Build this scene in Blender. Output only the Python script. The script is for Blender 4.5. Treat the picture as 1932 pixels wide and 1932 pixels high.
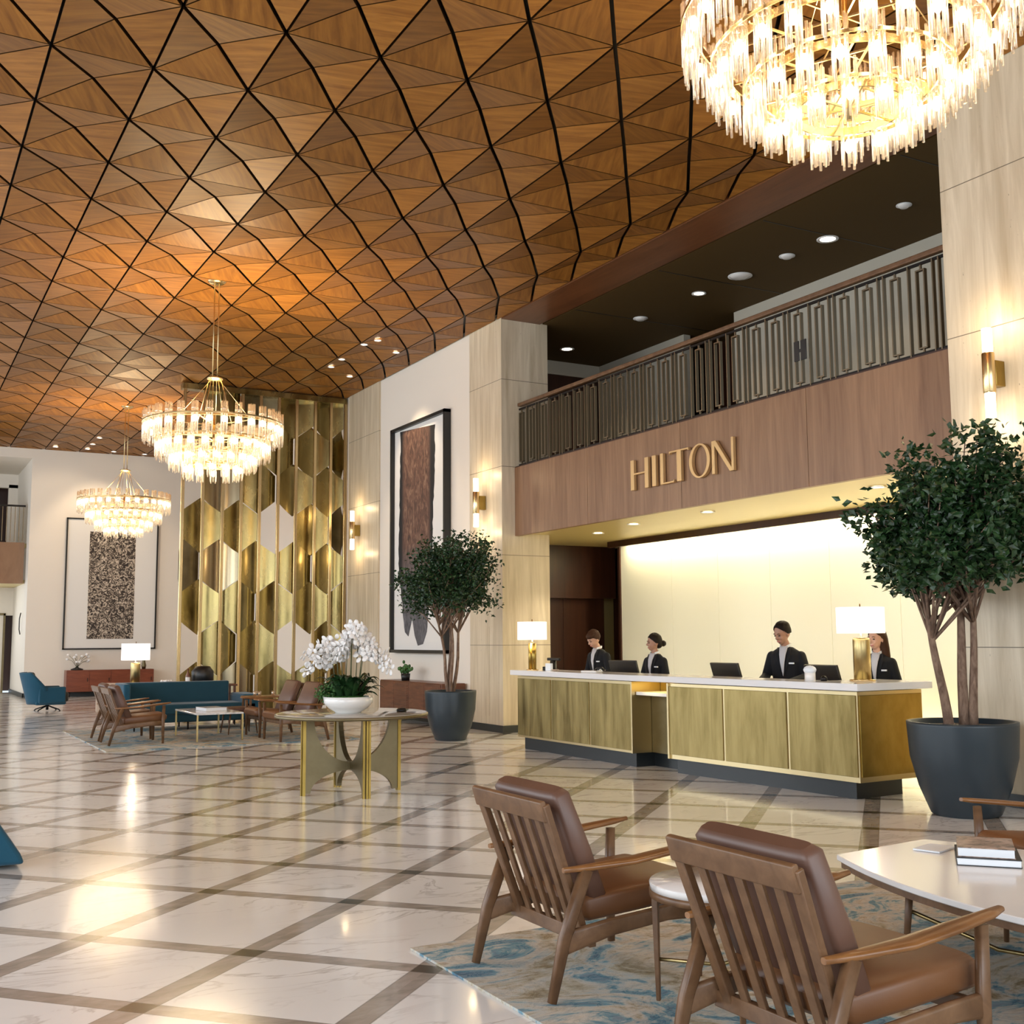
import bpy, math, random
from mathutils import Vector, Matrix, noise
for o in list(bpy.data.objects): bpy.data.objects.remove(o)
S = bpy.context.scene
COL = S.collection
PI = math.pi
R_ = math.radians

# ---------------------------------------------------------------- camera
cam_d = bpy.data.cameras.new('camera'); cam = bpy.data.objects.new('camera', cam_d); COL.objects.link(cam)
cam_d.sensor_width = 36; cam_d.lens = 36 * 2130.887 / 1932; cam_d.clip_start = .05; cam_d.clip_end = 300
right = Vector((0.8736460780864497, -0.4865130554237711, -0.006897618892909908))
upv = Vector((-0.048011725101871405, -0.10030582264743285, 0.9937975730478337))
fwd = Vector((0.48418736507359167, 0.8678961855229279, 0.1109901196406423))
mw = Matrix((right, upv, -fwd)).transposed().to_4x4(); mw.translation = (0, 0, 1.55)
cam.matrix_world = mw
S.camera = cam
# ---------------------------------------------------------------- world, exposure
S.view_settings.view_transform = 'Standard'; S.view_settings.look = 'None'
S.view_settings.exposure = 0.26; S.view_settings.gamma = 1; S.view_settings.use_curve_mapping = False
w = bpy.data.worlds.new('world'); S.world = w; w.use_nodes = True
bg = w.node_tree.nodes['Background']; bg.inputs[0].default_value = (.75, .88, 1, 1); bg.inputs[1].default_value = 1.0

def light(name, kind, loc, power, color=(1, 1, 1), size=1, size_y=None, aim=None, spot=None, radius=None, blend=.5):
    d = bpy.data.lights.new(name, kind); d.energy = power; d.color = color
    if kind == 'AREA':
        d.size = size
        if size_y: d.shape = 'RECTANGLE'; d.size_y = size_y
    if radius is not None: d.shadow_soft_size = radius
    if spot: d.spot_size = R_(spot); d.spot_blend = blend
    o = bpy.data.objects.new(name, d); COL.objects.link(o); o.location = loc
    if aim is not None: o.rotation_euler = (Vector(aim) - Vector(loc)).to_track_quat('-Z', 'Y').to_euler()
    return o
WARM = (1, .74, .42); WARM2 = (1, .78, .52); DAY = (.88, .94, 1)
# daylight entering by the big windows behind the viewer and along the left wall
light('window_daylight', 'AREA', (3, -5.7, 3.6), 620, DAY, 12, 4.4, aim=(3, 8, -1))
for yy in (2, 11, 20, 29):
    light('window_daylight', 'AREA', (-6.7, yy, 3.4), 390, DAY, 6.5, 4.6, aim=(3, yy, 0))
light('far_recess_daylight', 'AREA', (1.0, 37.0, 2.6), 60, DAY, 3, 2.4, aim=(2.5, 30, 1))  # cool area lamp standing in the far-left recess
# cove lamps washing the wall behind the reception desk
light('cove_lamp', 'AREA', (11.84, 12.2, 3.26), 150, (1, .88, .58), 9.6, .1, aim=(11.88, 12.2, 0))
light('floor_cove_lamp', 'AREA', (11.80, 9.2, .06), 30, (1, .88, .60), 3.4, .1, aim=(11.88, 9.2, 1.5))
for yy in (15.6, 13.2, 10.8, 8.6):
    light('soffit_downlight_lamp', 'SPOT', (10.1, yy, 3.22), 60, (1, .86, .62), aim=(9.6, yy, 0), spot=95, radius=.06)

# ---------------------------------------------------------------- mesh helper
class MB:
    def __init__(s): s.v = []; s.f = []; s.mi = []; s.sm = []; s.m = 0
    def add(s, vs, fs, smooth=False, m=None):
        b = len(s.v); s.v += [Vector(p) for p in vs]
        for f in fs: s.f.append([b + i for i in f]); s.mi.append(s.m if m is None else m); s.sm.append(smooth)
        return s
    def box(s, a, b, m=None, T=None):
        x0, y0, z0 = a; x1, y1, z1 = b
        vs = [(x0,y0,z0),(x1,y0,z0),(x1,y1,z0),(x0,y1,z0),(x0,y0,z1),(x1,y0,z1),(x1,y1,z1),(x0,y1,z1)]
        if T is not None: vs = [T @ Vector(p) for p in vs]
        return s.add(vs, [(3,2,1,0),(4,5,6,7),(0,1,5,4),(1,2,6,5),(2,3,7,6),(3,0,4,7)], False, m)
    def bar(s, p, q, w, h, up=(0,0,1), m=None, w2=None, h2=None):
        p = Vector(p); q = Vector(q); d = (q - p).normalized(); u = Vector(up)
        sd = d.cross(u).normalized(); u = sd.cross(d).normalized()
        w2 = w if w2 is None else w2; h2 = h if h2 is None else h2
        vs = []
        for c, a, b in ((p, w, h), (q, w2, h2)):
            vs += [c - sd*a/2 - u*b/2, c + sd*a/2 - u*b/2, c + sd*a/2 + u*b/2, c - sd*a/2 + u*b/2]
        return s.add(vs, [(3,2,1,0),(4,5,6,7),(0,1,5,4),(1,2,6,5),(2,3,7,6),(3,0,4,7)], False, m)
    def sweep(s, pts, ws, hs, up=(0,0,1), m=None, n=8, power=3.0):
        """rounded-rectangular section swept along pts"""
        pts = [Vector(p) for p in pts]; rings = []
        for i, p in enumerate(pts):
            d = (pts[min(i+1, len(pts)-1)] - pts[max(i-1, 0)]).normalized()
            sd = d.cross(Vector(up)).normalized(); u = sd.cross(d).normalized(); r = []
            for k in range(n*2):
                a = PI*(k+.5)/n; c, t = math.cos(a), math.sin(a)
                r.append(p + sd*(ws[i]/2)*math.copysign(abs(c)**(2/power), c) + u*(hs[i]/2)*math.copysign(abs(t)**(2/power), t))
            rings.append(r)
        return s.rings(rings, m=m)
    def rings(s, rings, closed=False, caps=True, smooth=True, m=None):
        n = len(rings[0]); vs = [p for r in rings for p in r]; fs = []
        L = len(rings)
        for i in range(L - (0 if closed else 1)):
            j = (i+1) % L
            for k in range(n): fs.append((i*n+k, i*n+(k+1) % n, j*n+(k+1) % n, j*n+k))
        s.add(vs, fs, smooth, m)
        if caps and not closed:
            b = len(s.v) - len(vs)
            s.f.append([b+k for k in range(n)][::-1]); s.mi.append(s.m if m is None else m); s.sm.append(False)
            s.f.append([b+(L-1)*n+k for k in range(n)]); s.mi.append(s.m if m is None else m); s.sm.append(False)
        return s
    def tube(s, pts, rs, n=8, m=None, caps=True):
        pts = [Vector(p) for p in pts]
        if not hasattr(rs, '__len__'): rs = [rs]*len(pts)
        rg = []; ref = None
        for i, p in enumerate(pts):
            d = pts[min(i+1, len(pts)-1)] - pts[max(i-1, 0)]
            if d.length < 1e-9: d = Vector((0,0,1))
            d.normalize()
            if ref is None: ref = Vector((1,0,0)) if abs(d.x) < .8 else Vector((0,1,0))
            a = (ref - d*ref.dot(d)).normalized(); b = d.cross(a); ref = a
            rg.append([p + a*rs[i]*math.cos(2*PI*k/n) + b*rs[i]*math.sin(2*PI*k/n) for k in range(n)])
        return s.rings(rg, m=m, caps=caps)
    def lathe(s, prof, n=32, c=(0,0,0), m=None, caps=True, smooth=True):
        c = Vector(c)
        rg = [[c + Vector((r*math.cos(2*PI*k/n), r*math.sin(2*PI*k/n), z)) for k in range(n)] for r, z in prof]
        return s.rings(rg, m=m, caps=caps, smooth=smooth)
    def ring(s, R, w, h, n=64, c=(0,0,0), m=None):
        """flat band ring: radial thickness w, height h"""
        c = Vector(c); rg = []
        for k in range(n):
            a = 2*PI*k/n; e = Vector((math.cos(a), math.sin(a), 0))
            rg.append([c+e*(R-w/2)+Vector((0,0,-h/2)), c+e*(R+w/2)+Vector((0,0,-h/2)), c+e*(R+w/2)+Vector((0,0,h/2)), c+e*(R-w/2)+Vector((0,0,h/2))])
        return s.rings(rg, closed=True, smooth=False, m=m)
    def ball(s, c, r, n=12, k=8, T=None, m=None):
        c = Vector(c); r = Vector(r) if hasattr(r, '__len__') else Vector((r, r, r)); rg = []
        for i in range(1, k):
            t = PI*i/k; rg.append([Vector((r.x*math.sin(t)*math.cos(2*PI*j/n), r.y*math.sin(t)*math.sin(2*PI*j/n), -r.z*math.cos(t))) for j in range(n)])
        vs = [Vector((0,0,-r.z))] + [p for q in rg for p in q] + [Vector((0,0,r.z))]
        fs = [(0, 1+(j+1) % n, 1+j) for j in range(n)]
        for i in range(k-2):
            for j in range(n): fs.append((1+i*n+j, 1+i*n+(j+1) % n, 1+(i+1)*n+(j+1) % n, 1+(i+1)*n+j))
        e = len(vs)-1; b = 1+(k-2)*n
        fs += [(b+j, b+(j+1) % n, e) for j in range(n)]
        if T is not None: vs = [T @ p for p in vs]
        return s.add([c + p for p in vs], fs, True, m)
    def prism(s, poly, z0, z1, T=None, m=None, smooth=False):
        n = len(poly); vs = [Vector((x, y, z0)) for x, y in poly] + [Vector((x, y, z1)) for x, y in poly]
        if T is not None: vs = [T @ p for p in vs]
        s.add(vs, [tuple(range(n))[::-1], tuple(range(n, 2*n))], False, m)
        b = len(s.v) - 2*n
        for k in range(n):
            s.f.append([b+k, b+(k+1) % n, b+n+(k+1) % n, b+n+k]); s.mi.append(s.m if m is None else m); s.sm.append(smooth)
        return s
    def capsule(s, p, q, r0, r1, n=12, m=None):
        p = Vector(p); q = Vector(q); d = q - p; L = d.length; d.normalize(); pts = []; rs = []
        for t in (90, 60, 30, 0): pts.append(p - d*r0*math.sin(R_(t))); rs.append(max(r0*math.cos(R_(t)), 1e-4))
        for t in (0, 30, 60, 90): pts.append(q + d*r1*math.sin(R_(t))); rs.append(max(r1*math.cos(R_(t)), 1e-4))
        return s.tube(pts, rs, n, m)
    def loft(s, secs, n=24, m=None):
        """secs: (centre, rx, ry) horizontal ellipses"""
        rg = [[Vector(c) + Vector((a*math.cos(2*PI*k/n), b*math.sin(2*PI*k/n), 0)) for k in range(n)] for c, a, b in secs]
        return s.rings(rg, m=m)

def mesh(name, mb, mats):
    me = bpy.data.meshes.new(name); me.from_pydata([tuple(v) for v in mb.v], [], mb.f)
    for mt in (mats if isinstance(mats, (list, tuple)) else [mats]): me.materials.append(mt)
    me.polygons.foreach_set('material_index', mb.mi); me.polygons.foreach_set('use_smooth', mb.sm); me.update()
    return me
def obj(name, mb, mats, parent=None, bevel=0, segs=2, sub=0, loc=None, rot=None):
    me = mb if isinstance(mb, bpy.types.Mesh) else mesh(name, mb, mats)
    o = bpy.data.objects.new(name, me); COL.objects.link(o)
    if parent is not None: o.parent = parent
    if loc is not None: o.location = loc
    if rot is not None: o.rotation_euler = rot
    if bevel:
        b = o.modifiers.new('bevel', 'BEVEL'); b.width = bevel; b.segments = segs; b.limit_method = 'ANGLE'; b.angle_limit = R_(40); b.harden_normals = False
        if segs > 1: me.polygons.foreach_set('use_smooth', [True]*len(me.polygons)); me.set_sharp_from_angle(angle=R_(38))
    if sub: q = o.modifiers.new('sub', 'SUBSURF'); q.levels = sub; q.render_levels = sub
    return o
def tag(o, label, cat, group=None):
    o['label'] = label; o['category'] = cat
    if group: o['group'] = group
    return o
def thing(name, label, cat, loc=(0,0,0), rz=0, group=None, scale=None):
    o = bpy.data.objects.new(name, None); COL.objects.link(o); o.location = loc; o.rotation_euler = (0,0,rz)
    o.empty_display_size = .2
    if scale: o.scale = (scale,)*3
    return tag(o, label, cat, group)
def struct(name, mb, mats, bevel=0):
    o = obj(name, mb, mats, bevel=bevel); o['kind'] = 'structure'; return o
def dup(root, label=None, loc=None, rz=None, group=None, parent=None):
    c = root.copy(); COL.objects.link(c)
    if parent is not None: c.parent = parent
    if label: c['label'] = label
    if group: c['group'] = group
    if loc is not None: c.location = loc
    if rz is not None: c.rotation_euler = (0,0,rz)
    for ch in list(root.children): dup(ch, parent=c)
    return c

# ---------------------------------------------------------------- materials
class NT:
    def __init__(s, name):
        s.mat = bpy.data.materials.new(name); s.mat.use_nodes = True; s.t = s.mat.node_tree; s.n = s.t.nodes; s.l = s.t.links
        s.p = s.n['Principled BSDF']; s.out = s.n['Material Output']
    def node(s, ty, **kw):
        nd = s.n.new(ty)
        for k, v in kw.items():
            if k.startswith('i_'): nd.inputs[int(k[2:]) if k[2:].isdigit() else k[2:]].default_value = v
            else: setattr(nd, k, v)
        return nd
    def link(s, a, b): s.l.new(a, b)
    def math(s, op, a, b=None, c=None):
        nd = s.n.new('ShaderNodeMath'); nd.operation = op
        for i, v in enumerate((a, b, c)):
            if v is None: continue
            if isinstance(v, (int, float)): nd.inputs[i].default_value = v
            else: s.link(v, nd.inputs[i])
        return nd.outputs[0]
    def mix(s, fac, a, b):
        nd = s.n.new('ShaderNodeMix'); nd.data_type = 'RGBA'
        for sock, v in ((nd.inputs[0], fac), (nd.inputs[6], a), (nd.inputs[7], b)):
            if isinstance(v, (int, float)): sock.default_value = v
            elif isinstance(v, tuple): sock.default_value = (*v, 1) if len(v) == 3 else v
            else: s.link(v, sock)
        return nd.outputs[2]
    def ramp(s, fac, stops, interp='LINEAR'):
        nd = s.n.new('ShaderNodeValToRGB'); cr = nd.color_ramp; cr.interpolation = interp
        while len(cr.elements) < len(stops): cr.elements.new(.5)
        for e, (p, c) in zip(cr.elements, stops): e.position = p; e.color = (*c, 1) if len(c) == 3 else c
        s.link(fac, nd.inputs[0]); return nd.outputs[0]
    def coord(s, scale=(1,1,1), rot=(0,0,0), out='Object', loc=(0,0,0)):
        tc = s.n.new('ShaderNodeTexCoord'); mp = s.n.new('ShaderNodeMapping')
        mp.inputs['Scale'].default_value = scale; mp.inputs['Rotation'].default_value = rot; mp.inputs['Location'].default_value = loc
        s.link(tc.outputs[out], mp.inputs[0]); return mp.outputs[0]
    def noise(s, vec, scale=5, detail=4, rough=.55, dist=0):
        nd = s.n.new('ShaderNodeTexNoise'); nd.inputs['Scale'].default_value = scale; nd.inputs['Detail'].default_value = detail
        nd.inputs['Roughness'].default_value = rough; nd.inputs['Distortion'].default_value = dist
        s.link(vec, nd.inputs['Vector']); return nd.outputs[0]
    def bump(s, h, strength=.2, dist=.01):
        nd = s.n.new('ShaderNodeBump'); nd.inputs['Strength'].default_value = strength; nd.inputs['Distance'].default_value = dist
        s.link(h, nd.inputs['Height']); s.link(nd.outputs[0], s.p.inputs['Normal'])
def mat(name, col, rough=.5, metal=0, spec=.5, emit=None, estr=0, coat=0, sheen=0):
    k = NT(name); p = k.p
    p.inputs['Base Color'].default_value = (*col, 1); p.inputs['Roughness'].default_value = rough
    p.inputs['Metallic'].default_value = metal; p.inputs['Specular IOR Level'].default_value = spec
    if emit: p.inputs['Emission Color'].default_value = (*emit, 1); p.inputs['Emission Strength'].default_value = estr
    if coat: p.inputs['Coat Weight'].default_value = coat; p.inputs['Coat Roughness'].default_value = .1
    if sheen: p.inputs['Sheen Weight'].default_value = sheen
    return k.mat
def woodmat(name, c0, c1, scale=(1,1,1), rough=.45, freq=6, spec=.5, bump=.05, rot=(0,0,0)):
    k = NT(name); v = k.coord(scale, rot)
    n = k.noise(v, freq, 6, .6, .6); n2 = k.noise(v, freq*.3, 2, .5)
    f = k.math('MULTIPLY_ADD', n, .75, k.math('MULTIPLY', n2, .25))
    k.link(k.ramp(f, [(.32, c0), (.68, c1)]), k.p.inputs['Base Color'])
    k.p.inputs['Roughness'].default_value = rough; k.p.inputs['Specular IOR Level'].default_value = spec
    k.bump(n, bump, .004); return k.mat
def brassmat(name, c0, c1, rough=(.25, .45), scale=(3,3,.6)):
    k = NT(name); v = k.coord(scale); n = k.noise(v, 2.2, 5, .6, .3)
    k.link(k.ramp(n, [(.3, c0), (.7, c1)]), k.p.inputs['Base Color'])
    mr = k.node('ShaderNodeMapRange'); k.link(n, mr.inputs[0]); mr.inputs[1].default_value = .3; mr.inputs[2].default_value = .7
    mr.inputs[3].default_value = rough[0]; mr.inputs[4].default_value = rough[1]; k.link(mr.outputs[0], k.p.inputs['Roughness'])
    k.p.inputs['Metallic'].default_value = 1; return k.mat

M = {}
M['plaster'] = mat('plaster', (.82, .75, .655), .7)
M['white_paint'] = mat('white_paint', (.82, .82, .80), .7)
M['dark_base'] = mat('dark_base', (.012, .016, .018), .35)
M['black_metal'] = mat('black_metal', (.015, .013, .012), .4, .6)
M['black'] = mat('black', (.01, .01, .01), .4)
M['gold_polish'] = mat('gold_polish', (.74, .56, .29), .22, 1)
M['brass'] = brassmat('brass', (.34, .25, .105), (.62, .49, .24))
M['brass_panel'] = brassmat('brass_panel', (.19, .138, .048), (.39, .30, .125), (.3, .48), (3.5,3.5,.55))
M['brass_frame'] = mat('brass_frame', (.62, .50, .28), .32, 1)
M['brass_bright'] = brassmat('brass_bright', (.26, .175, .04), (.42, .29, .08), (.25,.4), (1.5,1.5,1))
M['screen_brass'] = brassmat('screen_brass', (.20, .155, .055), (.40, .315, .135), (.16, .34), (1.2,1.2,.5))
M['screen_pole'] = mat('screen_pole', (.66, .50, .26), .25, 1)
M['mirror_brass'] = mat('mirror_brass', (.36, .29, .18), .22, 1)
M['bronze_leg'] = brassmat('bronze_leg', (.15, .12, .065), (.25, .205, .12), (.4,.55), (1,1,1))
M['fascia'] = woodmat('fascia_wood', (.185, .090, .043), (.33, .185, .098), (.4, 2.2, .16), .45, 5)
M['band_wood'] = woodmat('band_wood', (.13, .048, .018), (.22, .085, .033), (2, .25, 2), .35, 5)
M['dark_wood'] = woodmat('dark_wood', (.030, .010, .005), (.060, .020, .009), (2, 2, .2), .35, 4)
M['brown_ceiling'] = mat('brown_ceiling', (.095, .058, .020), .7, spec=.1)
M['balcony_paint'] = mat('balcony_paint', (.50, .465, .38), .7)
M['soffit'] = mat('soffit_paint', (.60, .47, .19), .35)
M['walnut'] = woodmat('walnut', (.095, .045, .020), (.195, .103, .050), (1.2, 1.2, 1.2), .38, 9, bump=.04)
M['arm_wood'] = woodmat('arm_wood', (.15, .060, .018), (.29, .130, .042), (.6, 6, 6), .3, 6, bump=.03)
M['cabinet_wood'] = woodmat('cabinet_wood', (.085, .028, .014), (.20, .075, .036), (.5, .5, 3), .35, 6)
M['cabinet_red'] = woodmat('cabinet_red', (.16, .035, .016), (.26, .07, .03), (.5, .5, 3), .3, 6)
M['leather'] = None
k = NT('leather'); v = k.coord(); n = k.noise(v, 90, 3, .5); n2 = k.noise(v, 3, 3)
k.link(k.mix(n2, (.085, .040, .026), (.155, .078, .052)), k.p.inputs['Base Color']); k.p.inputs['Roughness'].default_value = .42; k.bump(n, .12, .002); M['leather'] = k.mat
k = NT('tan_leather'); v = k.coord(); n = k.noise(v, 90, 3, .5); n2 = k.noise(v, 3, 3)
k.link(k.mix(n2, (.13, .050, .018), (.215, .092, .034)), k.p.inputs['Base Color']); k.p.inputs['Roughness'].default_value = .45; k.bump(n, .12, .002); M['seat_leather'] = k.mat
def fabric(name, c0, c1):
    k = NT(name); v = k.coord(); n = k.noise(v, 120, 2); n2 = k.noise(v, 2.5, 3)
    k.link(k.mix(n2, c0, c1), k.p.inputs['Base Color']); k.p.inputs['Roughness'].default_value = .85; k.bump(n, .2, .002); k.p.inputs['Sheen Weight'].default_value = .2; return k.mat
M['teal'] = fabric('teal_fabric', (.002, .038, .062), (.004, .060, .095))
M['teal_bright'] = fabric('teal_shell', (.002, .055, .10), (.004, .080, .14))
M['beige'] = fabric('beige_fabric', (.45, .33, .24), (.55, .42, .32))
M['grey_cushion'] = fabric('grey_cushion', (.028, .030, .028), (.045, .045, .040))
M['pot'] = mat('pot_slate', (.020, .032, .042), .38)
M['soil'] = mat('soil', (.05, .03, .018), .95)
M['marble_top'] = None
k = NT('marble_top'); v = k.coord(); n = k.noise(v, 2, 6, .6, 1.2)
k.link(k.ramp(n, [(.42, (.78, .76, .74)), (.5, (.60, .58, .56)), (.58, (.80, .78, .76))]), k.p.inputs['Base Color']); k.p.inputs['Roughness'].default_value = .12; M['marble_top'] = k.mat
M['white_ceramic'] = mat('white_ceramic', (.85, .83, .80), .18, coat=.5)
M['white_paper'] = mat('white_paper', (.78, .82, .86), .6)
M['shade'] = mat('lamp_shade', (.9, .88, .84), .8, emit=(1, .93, .86), estr=.85)
M['bulb'] = mat('bulb', (1, .95, .85), .5, emit=(1, .90, .72), estr=14); M['bulb'].cycles.emission_sampling = 'NONE'
M['glow'] = mat('glass_glow', (1, .9, .8), .4, emit=(1, .80, .56), estr=4.5); M['glow'].cycles.emission_sampling = 'NONE'
M['downlight'] = mat('downlight', (1, .95, .85), .4, emit=(1, .84, .62), estr=9); M['downlight'].cycles.emission_sampling = 'NONE'
M['skin'] = mat('skin', (.56, .33, .235), .5); M['skin2'] = mat('skin_tan', (.40, .215, .14), .5)
M['suit'] = mat('suit_cloth', (.008, .009, .012), .8, spec=.25, sheen=.05)
M['hair'] = mat('hair_dark', (.010, .006, .004), .6, spec=.2); M['hair2'] = mat('hair_brown', (.045, .018, .008), .6, spec=.2)
M['lip'] = mat('lips', (.45, .12, .10), .45); M['eye'] = mat('eyes', (.015, .01, .008), .2); M['teeth'] = mat('teeth', (.8, .78, .74), .3)
k = NT('shirt_pattern'); v = k.coord(); vo = k.node('ShaderNodeTexChecker', i_Scale=110.0); k.link(v, vo.inputs[0]); vo.inputs[1].default_value = (.55,.55,.58,1); vo.inputs[2].default_value = (.40,.41,.45,1)
k.link(vo.outputs[0], k.p.inputs['Base Color']); M['shirt'] = k.mat
k = NT('leaf'); oi = k.node('ShaderNodeNewGeometry'); v = k.coord(); n = k.noise(v, 8, 2)
k.link(k.ramp(n, [(.35, (.006, .025, .007)), (.65, (.022, .066, .018))]), k.p.inputs['Base Color']); k.p.inputs['Roughness'].default_value = .38; M['leaf'] = k.mat
M['leaf_light'] = mat('leaf_light', (.05, .14, .03), .45)
k = NT('bark'); v = k.coord((1,1,.35)); n = k.noise(v, 22, 5, .6, .5)
k.link(k.ramp(n, [(.3, (.10, .055, .035)), (.7, (.30, .20, .14))]), k.p.inputs['Base Color']); k.p.inputs['Roughness'].default_value = .9; k.bump(n, .6, .01); M['bark'] = k.mat
M['petal'] = mat('petal', (.88, .86, .84), .55); M['stem'] = mat('stem', (.06, .07, .02), .5)
# clear glass rods of the chandeliers
k = NT('crystal'); k.n.remove(k.p)
tr = k.node('ShaderNodeBsdfTransparent'); tr.inputs[0].default_value = (1, .97, .92, 1)
gl = k.node('ShaderNodeBsdfGlossy'); gl.inputs['Roughness'].default_value = .12; gl.inputs[0].default_value = (1,.95,.88,1)
tl = k.node('ShaderNodeBsdfTranslucent'); tl.inputs[0].default_value = (1, .95, .86, 1)
m1 = k.node('ShaderNodeMixShader'); m1.inputs[0].default_value = .24; k.link(gl.outputs[0], m1.inputs[1]); k.link(tl.outputs[0], m1.inputs[2])
m2 = k.node('ShaderNodeMixShader'); m2.inputs[0].default_value = .45; k.link(tr.outputs[0], m2.inputs[1]); k.link(m1.outputs[0], m2.inputs[2])
k.link(m2.outputs[0], k.out.inputs[0]); M['crystal'] = k.mat
# travertine with horizontal joints
def travertine(name, c0, c1, joints=(1.43, 2.93, 4.43, 5.93)):
    k = NT(name); v = k.coord((2.2, 2.2, .16)); n = k.noise(v, 4, 7, .62, .4); v2 = k.coord((5, 5, 1.6)); pits = k.noise(v2, 9, 3, .5)
    base = k.ramp(n, [(.28, c0), (.72, c1)])
    pm = k.ramp(pits, [(.22, (0,0,0)), (.27, (1,1,1))])
    base = k.mix(pm, tuple(x*.55 for x in c0), base)
    tc = k.node('ShaderNodeTexCoord'); sp = k.node('ShaderNodeSeparateXYZ'); k.link(tc.outputs['Object'], sp.inputs[0])
    fz = k.math('FRACT', k.math('DIVIDE', k.math('SUBTRACT', sp.outputs[2], 1.43-1.5), 1.5))
    jm = k.math('LESS_THAN', fz, .006)
    k.link(k.mix(jm, base, tuple(x*.35 for x in c0)), k.p.inputs['Base Color'])
    k.p.inputs['Roughness'].default_value = .38; k.bump(n, .08, .004); return k.mat
M['travertine'] = travertine('travertine', (.50, .40, .265), (.76, .66, .50))
# ceiling panels: grain direction and tone vary per triangle through a uv layer
k = NT('ceiling_wood'); uv = k.node('ShaderNodeUVMap', uv_map='uv'); mp = k.node('ShaderNodeMapping'); mp.inputs['Scale'].default_value = (.9, 9, 1); k.link(uv.outputs[0], mp.inputs[0])
n = k.noise(mp.outputs[0], 1.6, 6, .62, .5)
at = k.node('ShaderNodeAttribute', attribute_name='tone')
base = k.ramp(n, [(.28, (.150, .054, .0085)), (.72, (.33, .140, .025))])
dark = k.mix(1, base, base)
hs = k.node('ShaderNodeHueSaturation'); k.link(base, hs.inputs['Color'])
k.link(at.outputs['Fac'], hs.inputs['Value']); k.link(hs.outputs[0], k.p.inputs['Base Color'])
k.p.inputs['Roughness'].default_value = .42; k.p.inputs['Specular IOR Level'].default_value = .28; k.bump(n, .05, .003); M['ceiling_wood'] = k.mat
# marble floor
PH = 0.8267648
k = NT('marble_floor'); tc = k.node('ShaderNodeTexCoord'); sp = k.node('ShaderNodeSeparateXYZ'); k.link(tc.outputs['Object'], sp.inputs[0])
x, y = sp.outputs[0], sp.outputs[1]
u = k.math('SUBTRACT', k.math('MULTIPLY', x, math.cos(PH)), k.math('MULTIPLY', y, math.sin(PH)))
vv = k.math('ADD', k.math('MULTIPLY', x, math.sin(PH)), k.math('MULTIPLY', y, math.cos(PH)))
vv = k.math('ADD', vv, k.math('MULTIPLY', k.math('LESS_THAN', vv, 5.72), .27))
BWD = .115
def band(c, off, period, width):
    fr = k.math('FRACT', k.math('DIVIDE', k.math('SUBTRACT', c, off - width/2), period)); return k.math('LESS_THAN', fr, width/period), k.math('LESS_THAN', k.math('ABSOLUTE', k.math('SUBTRACT', k.math('MULTIPLY', k.math('PINGPONG', k.math('SUBTRACT', c, off), period/2), 1), width/2)), .004)
bu, ju = band(u, -3.086, .965, BWD+.02); bv, jv = band(vv, 8.04, .88, BWD)
cell_u = k.math('FLOOR', k.math('DIVIDE', k.math('SUBTRACT', u, -3.086), .965)); cell_v = k.math('FLOOR', k.math('DIVIDE', k.math('SUBTRACT', vv, 8.04), .88))
cx = k.node('ShaderNodeCombineXYZ'); k.link(k.math('MULTIPLY', cell_u, 7.3), cx.inputs[0]); k.link(k.math('MULTIPLY', cell_v, 5.1), cx.inputs[1]); k.link(k.math('MULTIPLY', k.math('ADD', cell_u, cell_v), 3.7), cx.inputs[2])
va = k.node('ShaderNodeVectorMath', operation='ADD'); k.link(tc.outputs['Object'], va.inputs[0]); k.link(cx.outputs[0], va.inputs[1])
mp = k.node('ShaderNodeMapping'); mp.inputs['Rotation'].default_value = (0, 0, .5); mp.inputs['Scale'].default_value = (.8, 2.2, 1); k.link(va.outputs[0], mp.inputs[0])
n1 = k.noise(mp.outputs[0], 1.3, 8, .55, 1.6)
vein = k.ramp(n1, [(.475, (0,0,0)), (.50, (1,1,1)), (.525, (0,0,0))]); cl = k.noise(mp.outputs[0], .8, 3)
vs = k.math('MULTIPLY', k.math('MULTIPLY', vein, k.ramp(cl, [(.38, (0,0,0)), (.55, (1,1,1))])), .55)
white = k.mix(cl, (.80, .79, .765), (.91, .905, .89)); white = k.mix(vs, white, (.33, .28, .25))
n3 = k.noise(mp.outputs[0], 3.2, 6, .6, .8)
taupe = k.ramp(n3, [(.3, (.26, .225, .19)), (.7, (.46, .41, .36))])
greenm = k.ramp(n3, [(.3, (.018, .018, .012)), (.7, (.06, .055, .038))])
c = k.mix(k.math('MAXIMUM', bu, bv), white, taupe); c = k.mix(k.math('MULTIPLY', bu, bv), c, greenm)
c = k.mix(k.math('MULTIPLY', k.math('MAXIMUM', ju, jv), .5), c, (.12, .10, .085))
k.link(c, k.p.inputs['Base Color']); k.p.inputs['Roughness'].default_value = .16; k.p.inputs['Specular IOR Level'].default_value = .5
k.p.inputs['Coat Weight'].default_value = .22; k.p.inputs['Coat Roughness'].default_value = .06
M['floor'] = k.mat
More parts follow.
